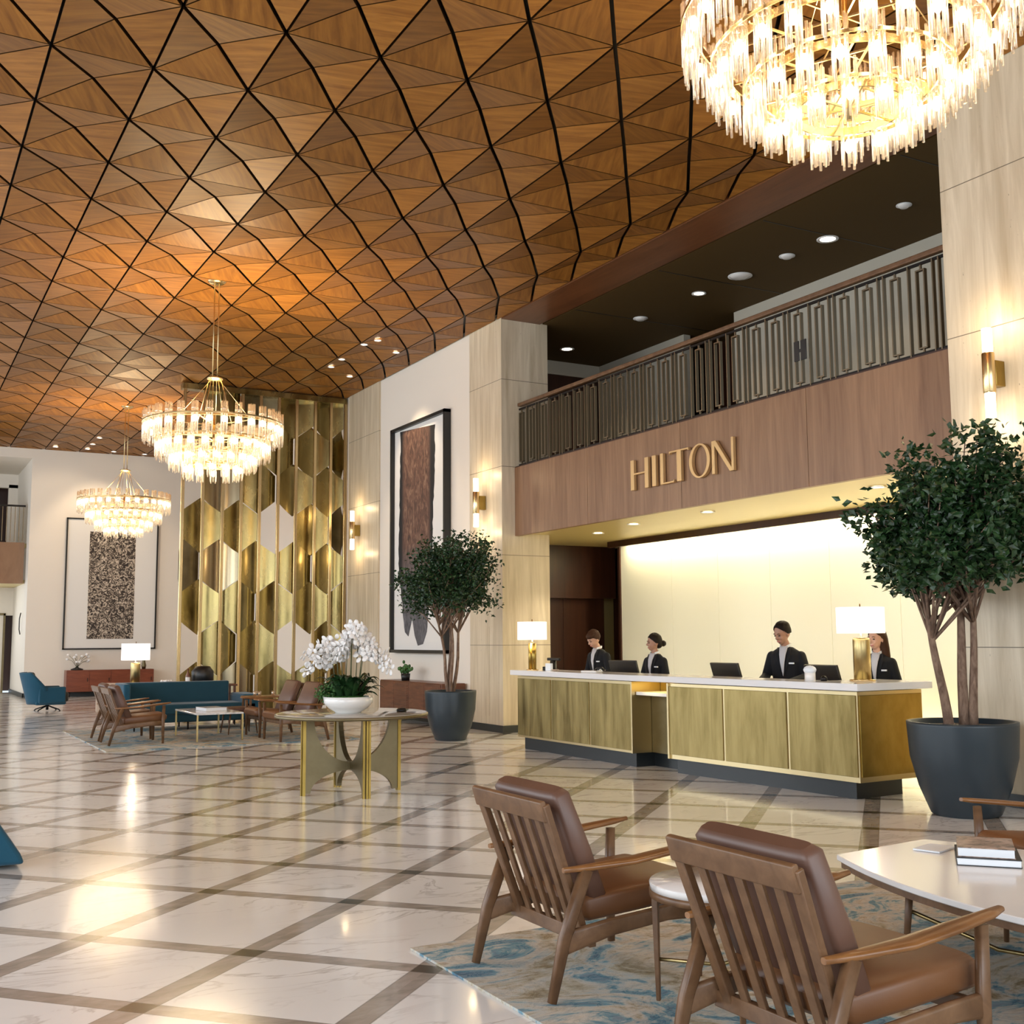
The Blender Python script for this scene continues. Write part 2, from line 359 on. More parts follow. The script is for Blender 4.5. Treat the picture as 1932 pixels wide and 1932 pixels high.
# rug
k = NT('rug'); v = k.coord((1, 1.5, 1), (0,0,.4)); n = k.noise(v, 1.7, 7, .65, 1.8); n2 = k.noise(v, 4.5, 6, .65, 2.2)
a = k.ramp(n, [(.28, (.008, .05, .11)), (.38, (.02, .17, .30)), (.43, (.05, .28, .40)), (.47, (.50, .54, .53)), (.53, (.66, .60, .50)), (.58, (.48, .40, .26)), (.65, (.26, .17, .04)), (.75, (.42, .28, .08))])
b = k.ramp(n2, [(.40, (.45, .42, .37)), (.47, (.25, .25, .22)), (.5, (.05, .07, .09)), (.53, (.42, .38, .30)), (.62, (.30, .36, .37))])
k.link(k.mix(.40, a, b), k.p.inputs['Base Color']); k.p.inputs['Roughness'].default_value = .95; k.bump(k.noise(k.coord(), 150, 2), .4, .004); M['rug'] = k.mat
# art
k = NT('art_ink'); v = k.coord(); wv = k.noise(v, 8.5, 6, .72, 2.4)
k.link(k.ramp(wv, [(.42, (.02, .013, .010)), (.5, (.05, .033, .025)), (.54, (.55, .46, .36)), (.66, (.70, .62, .52))]), k.p.inputs['Base Color']); k.p.inputs['Roughness'].default_value = .7; M['art_ink'] = k.mat
k = NT('art_wash'); v = k.coord((1, 2, .8)); n = k.noise(v, 5, 8, .7, 1.2); tcc = k.node('ShaderNodeTexCoord'); spz = k.node('ShaderNodeSeparateXYZ'); k.link(tcc.outputs['Object'], spz.inputs[0])
yy = k.math('ABSOLUTE', k.math('SUBTRACT', spz.outputs[1], 19.95))
edge = k.math('MULTIPLY', k.math('GREATER_THAN', yy, .60), 1)
c = k.ramp(n, [(.3, (.03, .02, .016)), (.5, (.13, .062, .04)), (.7, (.33, .20, .13))])
zf = k.node('ShaderNodeMapRange'); k.link(spz.outputs[2], zf.inputs[0]); zf.inputs[1].default_value = 2.6; zf.inputs[2].default_value = 3.4
c = k.mix(zf.outputs[0], k.ramp(n, [(.3, (.02,.02,.024)), (.7, (.20,.19,.20))]), c)
em = k.node('ShaderNodeMapRange'); k.link(k.math('ADD', yy, k.math('MULTIPLY', n, .25)), em.inputs[0]); em.inputs[1].default_value = .68; em.inputs[2].default_value = .82
c = k.mix(em.outputs[0], c, (.012, .010, .010)); k.link(c, k.p.inputs['Base Color']); k.p.inputs['Roughness'].default_value = .7; M['art_wash'] = k.mat
M['table_stone'] = mat('table_stone', (.42, .39, .34), .07)
M['counter'] = mat('counter_stone', (.80, .79, .79), .14)
M['letter_gold'] = mat('letter_gold', (.62, .42, .20), .45, .55)
M['art_paper'] = mat('art_paper', (.80, .78, .74), .7)
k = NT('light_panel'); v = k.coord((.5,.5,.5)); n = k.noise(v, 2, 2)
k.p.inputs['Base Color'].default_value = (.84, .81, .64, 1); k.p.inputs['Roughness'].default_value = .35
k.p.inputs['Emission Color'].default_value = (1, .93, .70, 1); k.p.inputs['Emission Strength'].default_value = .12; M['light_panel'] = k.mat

# ================================================================ STRUCTURE
ZC = 6.99; XW = 9.03; HZ = .001
b = MB().box((-7.2, -6.2, -.12), (13.6, 38.2, 0)); struct('floor', b, M['floor'])
# --- coffered timber ceiling: pyramids of four triangles, dark open seams between them
def tri_inset(pts, ins):
    """shrink a triangle by a different amount on each edge (edge i runs from vertex i to i+1)"""
    n = (pts[1]-pts[0]).cross(pts[2]-pts[0]).normalized(); L = []
    for i in range(3):
        a, c = pts[i], pts[(i+1) % 3]; d = (c-a).normalized(); q = n.cross(d); L.append((a + q*ins[i], d, q))
    out = []
    for i in range(3):
        a0, d0, q0 = L[i-1]; a1, d1, q1 = L[i]      # vertex i lies on edges i-1 and i
        den = d0.dot(q1)
        out.append(a0 + d0*((a1-a0).dot(q1)/den) if abs(den) > 1e-6 else pts[i])
    return out
xs = [2.033 + .9145*k for k in range(-10, 8)] + [XW]; ys = [9.402 + 1.2193*k for k in range(-13, 21)] + [34.3]
tv = []; tf = []; tuv = []; tone = []; rnd = random.Random(5); REL = .070
for i in range(len(xs)-1):
    for j in range(len(ys)-1):
        x0, x1, y0, y1 = xs[i], xs[i+1], ys[j], ys[j+1]
        last = x1 >= XW - 1e-3
        A = Vector((x0, y0, ZC)); B = Vector((x1, y0, ZC)); C = Vector((x1, y1, ZC)); D = Vector((x0, y1, ZC)); Mp = Vector(((x0+x1)/2, (y0+y1)/2, ZC + REL))
        for q, (P, Q, ep, em, eq) in enumerate(((A, B, .006, .007, .015), (B, C, .011, .015, .007), (C, D, .006, .007, .015), (D, A, .011, .015, .007))):
            # edges seen from below: P->M, M->Q, Q->P ; the A-C diagonal seam is the wide one
            wide_first = P is A or P is C
            e1, e2 = (.019, .008) if wide_first else (.008, .019)
            t = tri_inset([P, Mp, Q], [e1, e2, .013 if q in (1, 3) else .007])
            base = len(tv); tv += t; up = [p + Vector((0, 0, .05)) for p in t]; tv += up
            tf += [(base, base+1, base+2), (base, base+3, base+4, base+1), (base+1, base+4, base+5, base+2), (base+2, base+5, base+3, base)]
            ang = (R_(28), R_(-35), R_(62), R_(-12))[q] + rnd.uniform(-.15, .15); ox, oy = rnd.uniform(0, 50), rnd.uniform(0, 50)
            def uvp(p): return (ox + p.x*math.cos(ang) + p.y*math.sin(ang), oy - p.x*math.sin(ang) + p.y*math.cos(ang))
            for f in tf[-4:]:
                for vi in f: tuv.append(uvp(tv[vi]))
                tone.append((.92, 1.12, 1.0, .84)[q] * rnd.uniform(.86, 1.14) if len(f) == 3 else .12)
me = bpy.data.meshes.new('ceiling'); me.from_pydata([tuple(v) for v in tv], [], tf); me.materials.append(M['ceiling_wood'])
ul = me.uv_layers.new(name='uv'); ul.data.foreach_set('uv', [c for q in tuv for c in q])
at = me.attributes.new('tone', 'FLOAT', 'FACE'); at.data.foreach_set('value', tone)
ce = bpy.data.objects.new('ceiling', me); COL.objects.link(ce); ce['kind'] = 'structure'
b = MB().box((-7.2, -6.2, ZC+.16), (13.6, 38.2, ZC+.3)); struct('ceiling_deck', b, M['black'])
# flat timber band, dark slot and the balcony ceiling
b = MB().box((XW+.01, 7.4, ZC-.01), (9.80, 16.53, ZC+.12)); struct('ceiling_band', b, M['band_wood'])
b = MB().box((9.86, 7.3, ZC), (13.6, 19.2, ZC+.12))
struct('ceiling_balcony', b, M['brown_ceiling'])
b = MB()
for yy in (8.6, 10.9, 13.2, 15.5): b.box((9.9, yy, ZC-.004), (13.0, yy+.015, ZC+.01))
struct('trim_1', b, M['black'])
# --- right side
b = MB().box((XW, -6.2, 0), (10.25, 7.38, ZC+.1)); struct('wall_right_front', b, M['travertine'])
b = MB().box((XW, 16.53, 0), (9.95, 17.72, ZC+.1)); struct('wall_right_column', b, M['travertine'])
b = MB().box((XW+.03, 17.72, 0), (9.9, 21.92, ZC+.1)); struct('wall_right', b, M['plaster'])
b = MB().box((XW, 21.92, 0), (9.9, 23.7, ZC+.1)); struct('wall_right_pilaster', b, M['travertine'])
b = MB().box((XW+.03, 23.7, 0), (9.9, 34.3, ZC+.1)); struct('wall_right_rear', b, M['plaster'])
b = MB().box((XW-.02, 16.50, 0), (9.97, 17.74, .12)).box((XW+.01, 17.72, 0), (XW+.05, 21.92, .12)).box((XW-.02, 21.9, 0), (XW+.05, 23.72, .12)).box((XW-.02, -6.2, 0), (XW+.02, 7.4, .12)).box((XW, 7.36, 0), (10.27, 7.4, .12))
struct('baseboard_right', b, M['dark_base'])
# recessed service panels low on the column face
b = MB().box((XW-.006, 17.0, .25), (XW+.01, 17.28, 1.75)); struct('trim_2', b, M['travertine'])
# --- reception recess
b = MB().box((9.36, 7.38, 3.30), (13.6, 16.53, 3.42)).box((9.95, 16.53, 3.30), (13.6, 19.2, 3.42)).box((11.62, 7.38, 3.42), (11.7, 17.2, 3.5))
struct('ceiling_reception', b, M['soffit'])
b = MB().box((9.36, 7.38, 4.25), (13.6, 16.53, 4.37)).box((9.95, 16.53, 4.25), (13.6, 19.2, 4.37)); struct('floor_balcony', b, M['brown_ceiling'])
b = MB()
for y0, y1 in ((7.38, 9.598), (9.606, 11.976), (11.984, 14.276), (14.284, 16.53)): b.box((9.28, y0, 3.26), (9.36, y1, 4.42))
struct('trim_3', b, M['fascia'])
b = MB().box((9.29, 7.38, 4.415), (9.45, 16.53, 4.44)).box((9.30, 7.38, 3.30), (9.34, 16.53, 4.4)); struct('trim_4', b, M['dark_wood'])
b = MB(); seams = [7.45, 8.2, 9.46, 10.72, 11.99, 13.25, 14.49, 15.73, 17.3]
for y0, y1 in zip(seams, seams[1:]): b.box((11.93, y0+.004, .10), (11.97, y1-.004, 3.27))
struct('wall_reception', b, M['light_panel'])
b = MB().box((11.98, 7.38, 0), (12.2, 17.3, 3.3)).box((11.66, 7.38, 3.19), (11.74, 17.3, 3.3)).box((11.9, 17.26, 0), (12.2, 17.32, 3.3)).box((11.9, 7.4, 0), (11.98, 17.3, .09))
struct('trim_5', b, M['dark_wood'])
b = MB().box((9.95, 18.46, 0), (12.34, 18.6, 3.3)).box((9.95, 18.28, 2.3), (12.5, 18.46, 3.3)).box((12.66, 18.2, 0), (13.6, 18.6, 3.3)).box((9.95, 17.72, 0), (9.99, 18.5, 3.3))
for xx in (10.6, 11.4): b.box((xx, 18.45, 0), (xx+.012, 18.47, 2.3))
struct('wall_reception_end', b, M['dark_wood'])
b = MB().box((12.2, 19.05, 0), (13.6, 19.2, 3.3)); struct('wall_corridor', b, M['soffit'])
# --- balcony walls
b = MB().box((12.35, 7.3, 4.37), (12.5, 14.4, ZC)); struct('wall_balcony', b, M['balcony_paint'])
b = MB().box((12.45, 15.9, 4.37), (12.6, 18.7, ZC)).box((9.95, 18.66, 6.72), (12.45, 18.75, ZC)); struct('wall_balcony_end', b, M['balcony_paint'])
b = MB().box((12.5, 14.2, 4.37), (13.6, 14.4, ZC)).box((13.4, 14.4, 4.37), (13.6, 19.2, ZC)).box((9.95, 18.7, 4.37), (12.45, 18.8, 6.74)).box((9.9, 17.72, 4.37), (9.95, 19.2, ZC))
struct('wall_balcony_side', b, M['dark_wood'])
b = MB().box((13.5, 5, 0), (13.7, 19.3, 7.1)).box((10.0, 19.2, 0), (13.7, 19.3, 7.1)).box((10.25, 7.3, 0), (13.7, 7.38, 3.3)); struct('wall_service', b, M['plaster'])
# --- far end
b = MB().box((3.56, 34.3, 0), (9.9, 34.5, ZC+.1)).box((3.56, 34.5, 0), (3.76, 38.0, ZC+.1)); struct('wall_far', b, M['plaster'])
b = MB().box((3.54, 34.27, 0), (9.1, 34.3, .12)).box((3.53, 34.27, 0), (3.56, 38, .12)); struct('baseboard_far', b, M['dark_base'])
b = MB().box((-7.2, 38, 0), (1.7, 38.2, ZC+.1)).box((2.5, 38, 2.35), (3.56, 38.2, 4.4)).box((1.7, 38, 2.35), (2.5, 38.2, 4.4)).box((3.02, 38, 0), (3.30, 38.2, 2.35)).box((-2, 38, 6.3), (3.56, 38.2, ZC+.1)).box((3.3, 38, 4.3), (3.56, 38.2, 6.4))
struct('wall_far_recess', b, M['plaster'])
b = MB().box((-7.2, 39.6, 0), (4.4, 39.8, ZC)).box((4.2, 38.2, 0), (4.4, 39.8, ZC)); struct('wall_far_hall', b, M['dark_wood'])
b = MB().box((-7.2, 35.0, 4.22), (3.56, 39.7, 4.34)).box((-7.2, 35.1, 3.2), (3.56, 39.7, 3.3)); struct('floor_far_balcony', b, M['soffit'])
b = MB().box((-7.2, 34.9, 3.19), (3.5, 35.02, 4.36)); struct('trim_6', b, M['fascia'])
b = MB().box((-7.2, 34.3, 6.72), (3.56, 39.7, ZC+.05)); struct('ceiling_far_recess', b, M['plaster'])
b = MB().box((2.55, 37.96, 0), (2.62, 38.05, 2.4)).box((3.30, 37.96, 0), (3.36, 38.05, 2.4)).box((2.45, 37.96, 2.35), (3.36, 38.05, 2.42)); struct('trim_7', b, M['bronze_leg'])
# --- left wall and the wall behind the viewer, both mostly tall windows
b = MB().box((-7.4, -6.2, 0), (-7.2, 38.2, .5)).box((-7.4, -6.2, 6.2), (-7.2, 38.2, 7.2))
for yy in range(-6, 39, 4): b.box((-7.4, yy-.3, .5), (-7.1, yy+.3, 6.2))
struct('wall_left', b, M['plaster'])
b = MB().box((-7.4, -6.4, 0), (10.3, -6.2, .5)).box((-7.4, -6.4, 6.2), (10.3, -6.2, 7.2))
for xx in range(-7, 11, 4): b.box((xx-.3, -6.4, .5), (xx+.3, -6.1, 6.2))
struct('wall_back', b, M['plaster'])

# ================================================================ BALCONY RAILINGS
rl = thing('balcony_railing', 'long metal balcony railing of upright bars above the wooden front of the reception', 'railing', (9.38, 7.4, 4.42))
obj('handrail', MB().box((-.04, 0, 1.06), (.04, 9.13, 1.12)), M['walnut'], rl, .012)
obj('bottom_rail', MB().box((-.015, 0, .035), (.015, 9.13, .065)), M['black_metal'], rl)
obj('top_rail', MB().box((-.012, 0, 1.0), (.012, 9.13, 1.03)), M['black_metal'], rl)
M['rail_bar'] = mat('rail_bar', (.22, .175, .115), .36, .85)
bar_me = mesh('baluster', MB().box((-.022, -.008, .04), (.022, .008, 1.02)), M['rail_bar'])
lp = MB().box((-.022, -.060, .10), (.022, -.044, .95)).box((-.022, .044, .10), (.022, .060, .95)).box((-.022, -.060, .934), (.022, .060, .95)).box((-.022, -.060, .10), (.022, .060, .116)).box((-.01, -.01, .94), (.01, .01, 1.02)).box((-.01, -.01, .04), (.01, .01, .11))
loop_me = mesh('baluster_loop', lp, M['rail_bar'])
y = .10
while y < 9.0:
    for dy, me_ in ((.065, loop_me), (.22, bar_me), (.30, bar_me), (.46, loop_me), (.62, bar_me)):
        if y + dy < 9.1:
            q = obj('baluster', me_, None, rl, loc=(0, y+dy, 0))
    y += .74
pq = thing('wall_plaque', 'small black twin plaque fixed on the balcony railing bars', 'plaque', (9.34, 9.72, 4.78))
obj('plate', MB().box((-.015, -.10, 0), (.0, -.01, .24)).box((-.015, .02, 0), (.0, .10, .24)).box((-.012,-.02,.1),(-.003,.03,.14)), M['black'], pq, .004)
r2 = thing('balcony_railing', 'distant metal railing on the balcony at the far left end of the hall', 'railing', (0, 34.96, 4.36))
obj('handrail', MB().box((-3.5, -.03, 1.03), (3.5, .03, 1.08)), M['black_metal'], r2)
for i in range(30):
    q = obj('baluster', bar_me, None, r2, loc=(3.45 - i*.11, 0, 0), rot=(0, 0, PI/2))

# ================================================================ SIGN
sg = thing('wall_sign', 'raised gold capital letters spelling HILTON on the wooden balcony front', 'sign', (9.28, 11.95, 3.83))
LH = .43
def letter(y_left, y_right, strokes):
    """strokes drawn in the unit square, x to the viewer's right; the letter stands off the wood"""
    bb = MB(); W = y_left - y_right
    for si, st in enumerate(strokes):
        poly = [(px*W, pz*LH) for px, pz in st]
        T = Matrix(((0, 0, -1, 0), (-1, 0, 0, y_left - 11.95), (0, 1, 0, -LH/2), (0, 0, 0, 1)))
        bb.prism(poly, .012 - si*.0008, .062 - si*.0012, T)
    return bb
def rect(x0, z0, x1, z1): return [(x0, z0), (x1, z0), (x1, z1), (x0, z1)]
LT = [(13.06, 12.64, [rect(0,0,.19,1), rect(.80,0,1,1), rect(.15,.50,.85,.56)]),
      (12.55, 12.44, [rect(0,0,.8,1)]),
      (12.36, 12.06, [rect(0,0,.22,1), [(.2,0),(1,0),(1,.10),(.93,.055),(.2,.055)]]),
      (12.16, 11.74, [rect(.40,0,.62,1), [(0,.90),(.07,.945),(.93,.945),(1,.90),(1,1),(0,1)]]),
      (11.26, 10.84, [rect(0,0,.13,1), [(0,1),(.2,1),(1,0),(.82,0)], rect(.90,0,1,1)])]
for a, c, st in LT[:4]: obj('letter', letter(a, c, st), M['letter_gold'], sg, .004, 1)
bb = MB(); rg = []
for kx in range(48):
    t = 2*PI*kx/48; cy, sy = math.cos(t), math.sin(t); o_ = (.215*cy, .225*sy); i_ = (.155*cy, .205*sy); yc = 11.51 - 11.95
    rg.append([Vector((-.012, yc - i_[0], i_[1])), Vector((-.012, yc - o_[0], o_[1])), Vector((-.062, yc - o_[0], o_[1])), Vector((-.062, yc - i_[0], i_[1]))])
bb.rings(rg, closed=True, smooth=False); obj('letter', bb, M['letter_gold'], sg)
obj('letter', letter(*LT[4][:2], LT[4][2]), M['letter_gold'], sg, .004, 1)

# ================================================================ CEILING LIGHTS
def downlight(loc, label, r=.10, lit=True, group=None, cat='ceiling light'):
    t = thing('downlight' if lit else 'smoke_detector', label, cat, loc, group=group)
    obj('trim_ring', MB().lathe([(r*.8, 0), (r*1.15, -.004), (r*1.15, -.014), (r*.85, -.012), (r*.8, 0)], 20, caps=False), M['white_paint'], t)
    if lit: obj('lens', MB().lathe([(.001, -.004), (r*.85, -.006), (r*.85, .0), (.001, .002)], 20), M['downlight'], t)
    else: obj('housing', MB().lathe([(.001, -.045), (r*.55, -.045), (r*.95, -.02), (r, 0)], 20), M['white_ceramic'], t)
DLB = [((11.12, 17.75), 'furthest round recessed light over the balcony', .12, True), ((11.14, 15.4), 'round white detector on the balcony ceiling by the far recessed light', .11, False),
       ((11.14, 13.81), 'round recessed light in the balcony ceiling beside the large white disc', .10, True), ((11.14, 12.82), 'large flat white ceiling disc over the balcony', .16, False),
       ((11.14, 11.8), 'domed white detector on the balcony ceiling beside the brightest light', .10, False), ((11.15, 11.01), 'nearest and largest lit recessed light over the balcony', .13, True),
       ((11.11, 9.64), 'small white detector on the balcony ceiling nearest the stone wall', .085, False)]
for (px, py), lb, r, lit in DLB:
    downlight((px, py, ZC-.001), lb, r, lit, cat='ceiling light' if lit else 'detector')
    if lit: light('balcony_downlight_lamp', 'SPOT', (px, py, ZC-.05), 35, WARM2, aim=(px, py, 0), spot=110, radius=.06)
ORD = ('leftmost', 'second from the left', 'third from the left', 'fourth from the left', 'fifth from the left', 'rightmost')
for oi, (px, py) in enumerate([(7.67, 21.16), (7.64, 20.48), (8.3, 21.77), (7.61, 19.23), (7.72, 18.84), (8.37, 19.5)]):
    downlight((px, py, ZC+.005), 'small timber ceiling spotlight near the tall right painting, ' + ORD[oi] + ' of the six', .06, True, 'ceiling spotlights by the right painting')
for oi, (px, py) in zip((0, 1, 4, 5, 2, 3), [(4.08, 33.65), (4.93, 33.63), (5.67, 33.77), (6.55, 33.85), (4.93, 32.73), (4.93, 31.61)]):
    downlight((px, py, ZC+.005), 'tiny timber ceiling spotlight above the far end wall, ' + ORD[oi] + ' of the six', .07, True, 'ceiling spotlights at the far wall')
light('picture_light', 'SPOT', (7.9, 20, 6.8), 160, WARM2, aim=(9.03, 19.8, 3.6), spot=75, radius=.1)
light('far_wall_light', 'SPOT', (5.2, 32.3, 6.8), 130, WARM2, aim=(5.6, 34.3, 3.6), spot=85, radius=.1)
light('far_wall_light', 'SPOT', (4.5, 31.6, 6.8), 60, WARM2, aim=(4.3, 34.3, 4.0), spot=85, radius=.1)
for i, (px, py) in enumerate([(10.46, 15.79), (10.13, 14.29), (10.09, 12.44), (10.22, 9.45)]):
    downlight((px, py, 3.299), 'flush light in the yellow ceiling over the reception desk, ' + ('leftmost', 'second', 'third', 'rightmost')[i] + ' of four from the left', .09, True, 'flush lights over the reception desk')

# ================================================================ WALL ART
a1 = thing('framed_painting', 'tall framed painting of a dark brush column on the white right wall', 'painting', (9.05, 19.8, 1.28))
obj('frame', MB().box((-.13, -1.27, 0), (.0, -1.21, 4.5)).box((-.13, 1.21, 0), (.0, 1.27, 4.5)).box((-.13, -1.27, 0), (.0, 1.27, .06)).box((-.13, -1.27, 4.44), (.0, 1.27, 4.5)), M['black'], a1)
obj('canvas', MB().box((-.05, -1.21, .06), (-.02, 1.21, 4.44)), M['art_paper'], a1)
rr = random.Random(3); L = []; Rr = []
for i in range(41):
    t = i/40; z = 1.68 + t*3.9; hw = .80 - .28*max(0, .35-t)/.35 + rr.uniform(-.02, .02); sh = .06*math.sin(t*5)
    L.append((19.95 + hw + sh*.6, z + (0.12 if i == 40 else 0))); Rr.append((19.95 - hw*.98 + sh, z))
poly = L + Rr[::-1] + [(19.62, 1.45), (19.85, 1.42), (20.0, 1.62), (20.12, 1.95), (20.30, 1.60)]
T = Matrix(((0, 0, 1, 0), (1, 0, 0, 0), (0, 1, 0, 0), (0, 0, 0, 1)))
o = obj('brush_strokes', MB().prism([(y_, z_) for y_, z_ in poly], 8.992, 8.999, T), M['art_wash'], a1); o.location = (-9.05, -19.8, -1.28)
a2 = thing('framed_painting', 'large black-framed picture of tangled dark strokes on the far end wall', 'painting', (5.81, 34.28, 1.31))
obj('frame', MB().box((-1.28, -.06, 0), (-1.24, 0, 3.76)).box((1.24, -.06, 0), (1.28, 0, 3.76)).box((-1.28, -.06, 0), (1.28, 0, .04)).box((-1.28, -.06, 3.72), (1.28, 0, 3.76)), M['black'], a2)
obj('canvas', MB().box((-1.24, -.03, .04), (1.24, -.01, 3.72)), M['art_paper'], a2)
obj('brush_strokes', MB().box((-.64, -.036, .30), (.64, -.031, 3.38)), M['art_ink'], a2)

# ================================================================ WALL SCONCES
def sconce(loc, label, power=14):
    t = thing('wall_sconce', label, 'wall lamp', loc)
    obj('wall_plate', MB().box((-.03, -.045, -.12), (.10, .045, .12)), M['brass_bright'], t, .006)
    obj('brass_sleeve', MB().lathe([(.052, -.19), (.058, -.18), (.058, .18), (.052, .19)], 20, (-.07, 0, 0)), M['gold_polish'], t)
    for s_ in (1, -1):
        g = obj('glass_tube', MB().lathe([(.046, s_*.18), (.046, s_*.42), (.042, s_*.42), (.042, s_*.18)], 20, (-.07, 0, 0)), M['glow'], t)
        light('sconce_lamp', 'POINT', (loc[0]-.16, loc[1], loc[2]+s_*.50), power, WARM, radius=.05)
sconce((8.93, 17.15, 3.87), 'brass tube wall light on the stone column beside the reception', 6)
sconce((8.93, 23.01, 3.90), 'brass tube wall light on the narrow stone pilaster next to the golden screen', 6)
sconce((8.93, 6.80, 3.96), 'brass tube wall light above the large tree on the near stone wall', 6)

# ================================================================ CHANDELIERS
rc = random.Random(9)
def glass_cluster(h):
    bb = MB()
    for k_ in range(8):
        a = 2*PI*k_/8; r = .046 if k_ % 2 else .042; z0 = -h*(1 if k_ % 2 else .90) ; z1 = .11
        bb.tube([(r*math.cos(a), r*math.sin(a), z0), (r*math.cos(a), r*math.sin(a), z1)], .0095, 6)
    bb.lathe([(.053, 0), (.053, -.015), (.042, -.015), (.042, 0)], 12, caps=False)
    return bb
def chandelier(loc, label, drop):
    t = thing('chandelier', label, 'chandelier', loc, group='tiered brass and crystal chandeliers')
    tiers = [(.985, .84, 30, .36), (.80, .59, 24, .32), (.60, .40, 18, .29), (.39, .23, 12, .25)]
    for R, z, n, h in tiers:
        rg = obj('ring', MB().ring(R-.05, .012, .05, c=(0,0,z)).ring(R+.05, .008, .022, c=(0,0,z)), M['gold_polish'], t)
    sp = MB()
    for k_ in range(3):
        a = PI*k_/3
        for R, z, n, h in tiers: sp.bar((-R*math.cos(a), -R*math.sin(a), z), (R*math.cos(a), R*math.sin(a), z), .012, .012)
    sp.tube([(0,0,.15), (0,0,1.0)], .02, 8)
    obj('spokes', sp, M['gold_polish'], t)
    hang = MB()
    for k_ in range(4):
        a = PI/4 + PI*k_/2
        hang.tube([(.30*math.cos(a), .30*math.sin(a), .84), (.10*math.cos(a), .10*math.sin(a), 1.55)], .006, 6)
        hang.tube([(.62*math.cos(a+.5), .62*math.sin(a+.5), .84), (.05*math.cos(a), .05*math.sin(a), 1.55)], .004, 6)
    hang.lathe([(.02,1.52),(.12,1.54),(.12,1.56),(.02,1.58)], 12)
    for s_ in (-.035, .035): hang.tube([(s_, 0, 1.55), (s_, 0, drop)], .009, 6)
    obj('hanging_rods', hang, M['brass_frame'], t)
    obj('canopy', MB().lathe([(.001, drop-.05), (.10, drop-.05), (.14, drop-.02), (.14, drop)], 24), M['gold_polish'], t)
    for ti, (R, z, n, h) in enumerate(tiers):
        gm = mesh('glass_tube', glass_cluster(h), M['crystal']); um = mesh('glass_tube', glass_cluster(.20), M['crystal'])
        bm_ = mesh('bulb', MB().ball((0,0,-h*.40), (.026,.026,.050), 8, 6), M['bulb'])
        for k_ in range(n):
            a = 2*PI*(k_+.5*(ti % 2))/n
            g = obj('glass_tube', gm, None, t, loc=(R*math.cos(a), R*math.sin(a), z + (.06 if ti == 0 else .02)))
            g.rotation_euler = (0, 0, a)
            bl = obj('bulb', bm_, None, g)
    return t
def chand_light(loc, p):
    light('chandelier_lamp', 'POINT', (loc[0], loc[1], loc[2]+.55), p*.38, WARM, radius=.9); light('added_ceiling_fill_spot', 'SPOT', (loc[0], loc[1], loc[2]+.9), p*1.9, WARM, aim=(loc[0], loc[1], 9), spot=150, radius=.4, blend=.9)  # upward spot is added to brighten the ceiling without reaching the floor
CH = [((5.19, 4.90, 4.63), 'huge nearest chandelier of glass tubes cut by the top edge of the picture', ZC-4.63+.03, 230),
      ((4.26, 16.85, 3.94), 'middle chandelier hanging in front of the golden screen', ZC-3.94+.03, 300),
      ((4.82, 27.1, 3.94), 'most distant and smallest-looking chandelier in front of the far wall', ZC-3.94+.03, 260)]
for loc, lb, drop, p in CH: chandelier(loc, lb, drop); chand_light(loc, p)

# ================================================================ GOLDEN SCREEN
sc_ = thing('room_divider', 'tall golden screen of curved brass leaves between upright poles', 'screen', (0, 24, 0))
PX = [5.41, 5.83, 6.25, 6.65, 7.05, 7.46, 7.86, 8.29, 8.66, 9.0]
for i, px in enumerate(PX):
    obj('pole', MB().box((px-.034, -.17, .0), (px+.034, -.115, ZC-.1)), M['screen_pole'], sc_, .008)
obj('top_beam', MB().box((5.36, -.18, ZC-.14), (9.02, .06, ZC-.02)), M['screen_brass'], sc_)
obj('base_rail', MB().box((5.36, -.18, 0), (9.02, .06, .05)), M['screen_brass'], sc_)
def hexleaf(cx_, z, depth, wl=.40, wr=.40, h1=.60, h2=.27, flat=False):
    """elongated hexagon bowed about its upright axis"""
    bb = MB(); n = 8; front = []; vs = []
    for i in range(-n, n+1):
        u_ = i/n; X_ = u_*(wr if u_ > 0 else wl); zt = h1 + (h2-h1)*abs(u_); Y_ = depth*(1 - u_*u_) - depth*.4
        vs.append((X_, Y_, zt))
    m_ = len(vs)
    top = ZC-.13
    V = [(cx_+x_, y_, min(top, z+zt)) for x_, y_, zt in vs] + [(cx_+x_, y_, max(.04, z-zt)) for x_, y_, zt in vs] + [(cx_+x_, y_+.008, min(top, z+zt)) for x_, y_, zt in vs] + [(cx_+x_, y_+.008, max(.04, z-zt)) for x_, y_, zt in vs]
    F_ = []
    for i in range(m_-1):
        F_ += [(i, i+1, m_+i+1, m_+i), (2*m_+i+1, 2*m_+i, 3*m_+i, 3*m_+i+1), (i+1, i, 2*m_+i, 2*m_+i+1), (m_+i, m_+i+1, 3*m_+i+1, 3*m_+i)]
    F_ += [(0, m_, 3*m_, 2*m_), (m_-1, 3*m_-1, 4*m_-1, 2*m_-1)]
    return bb.add(V, F_, False)
rh = random.Random(21); cnt = 0
OPEN = {(1, 3), (0, 4), (2, 4), (3, 3), (4, 2)}
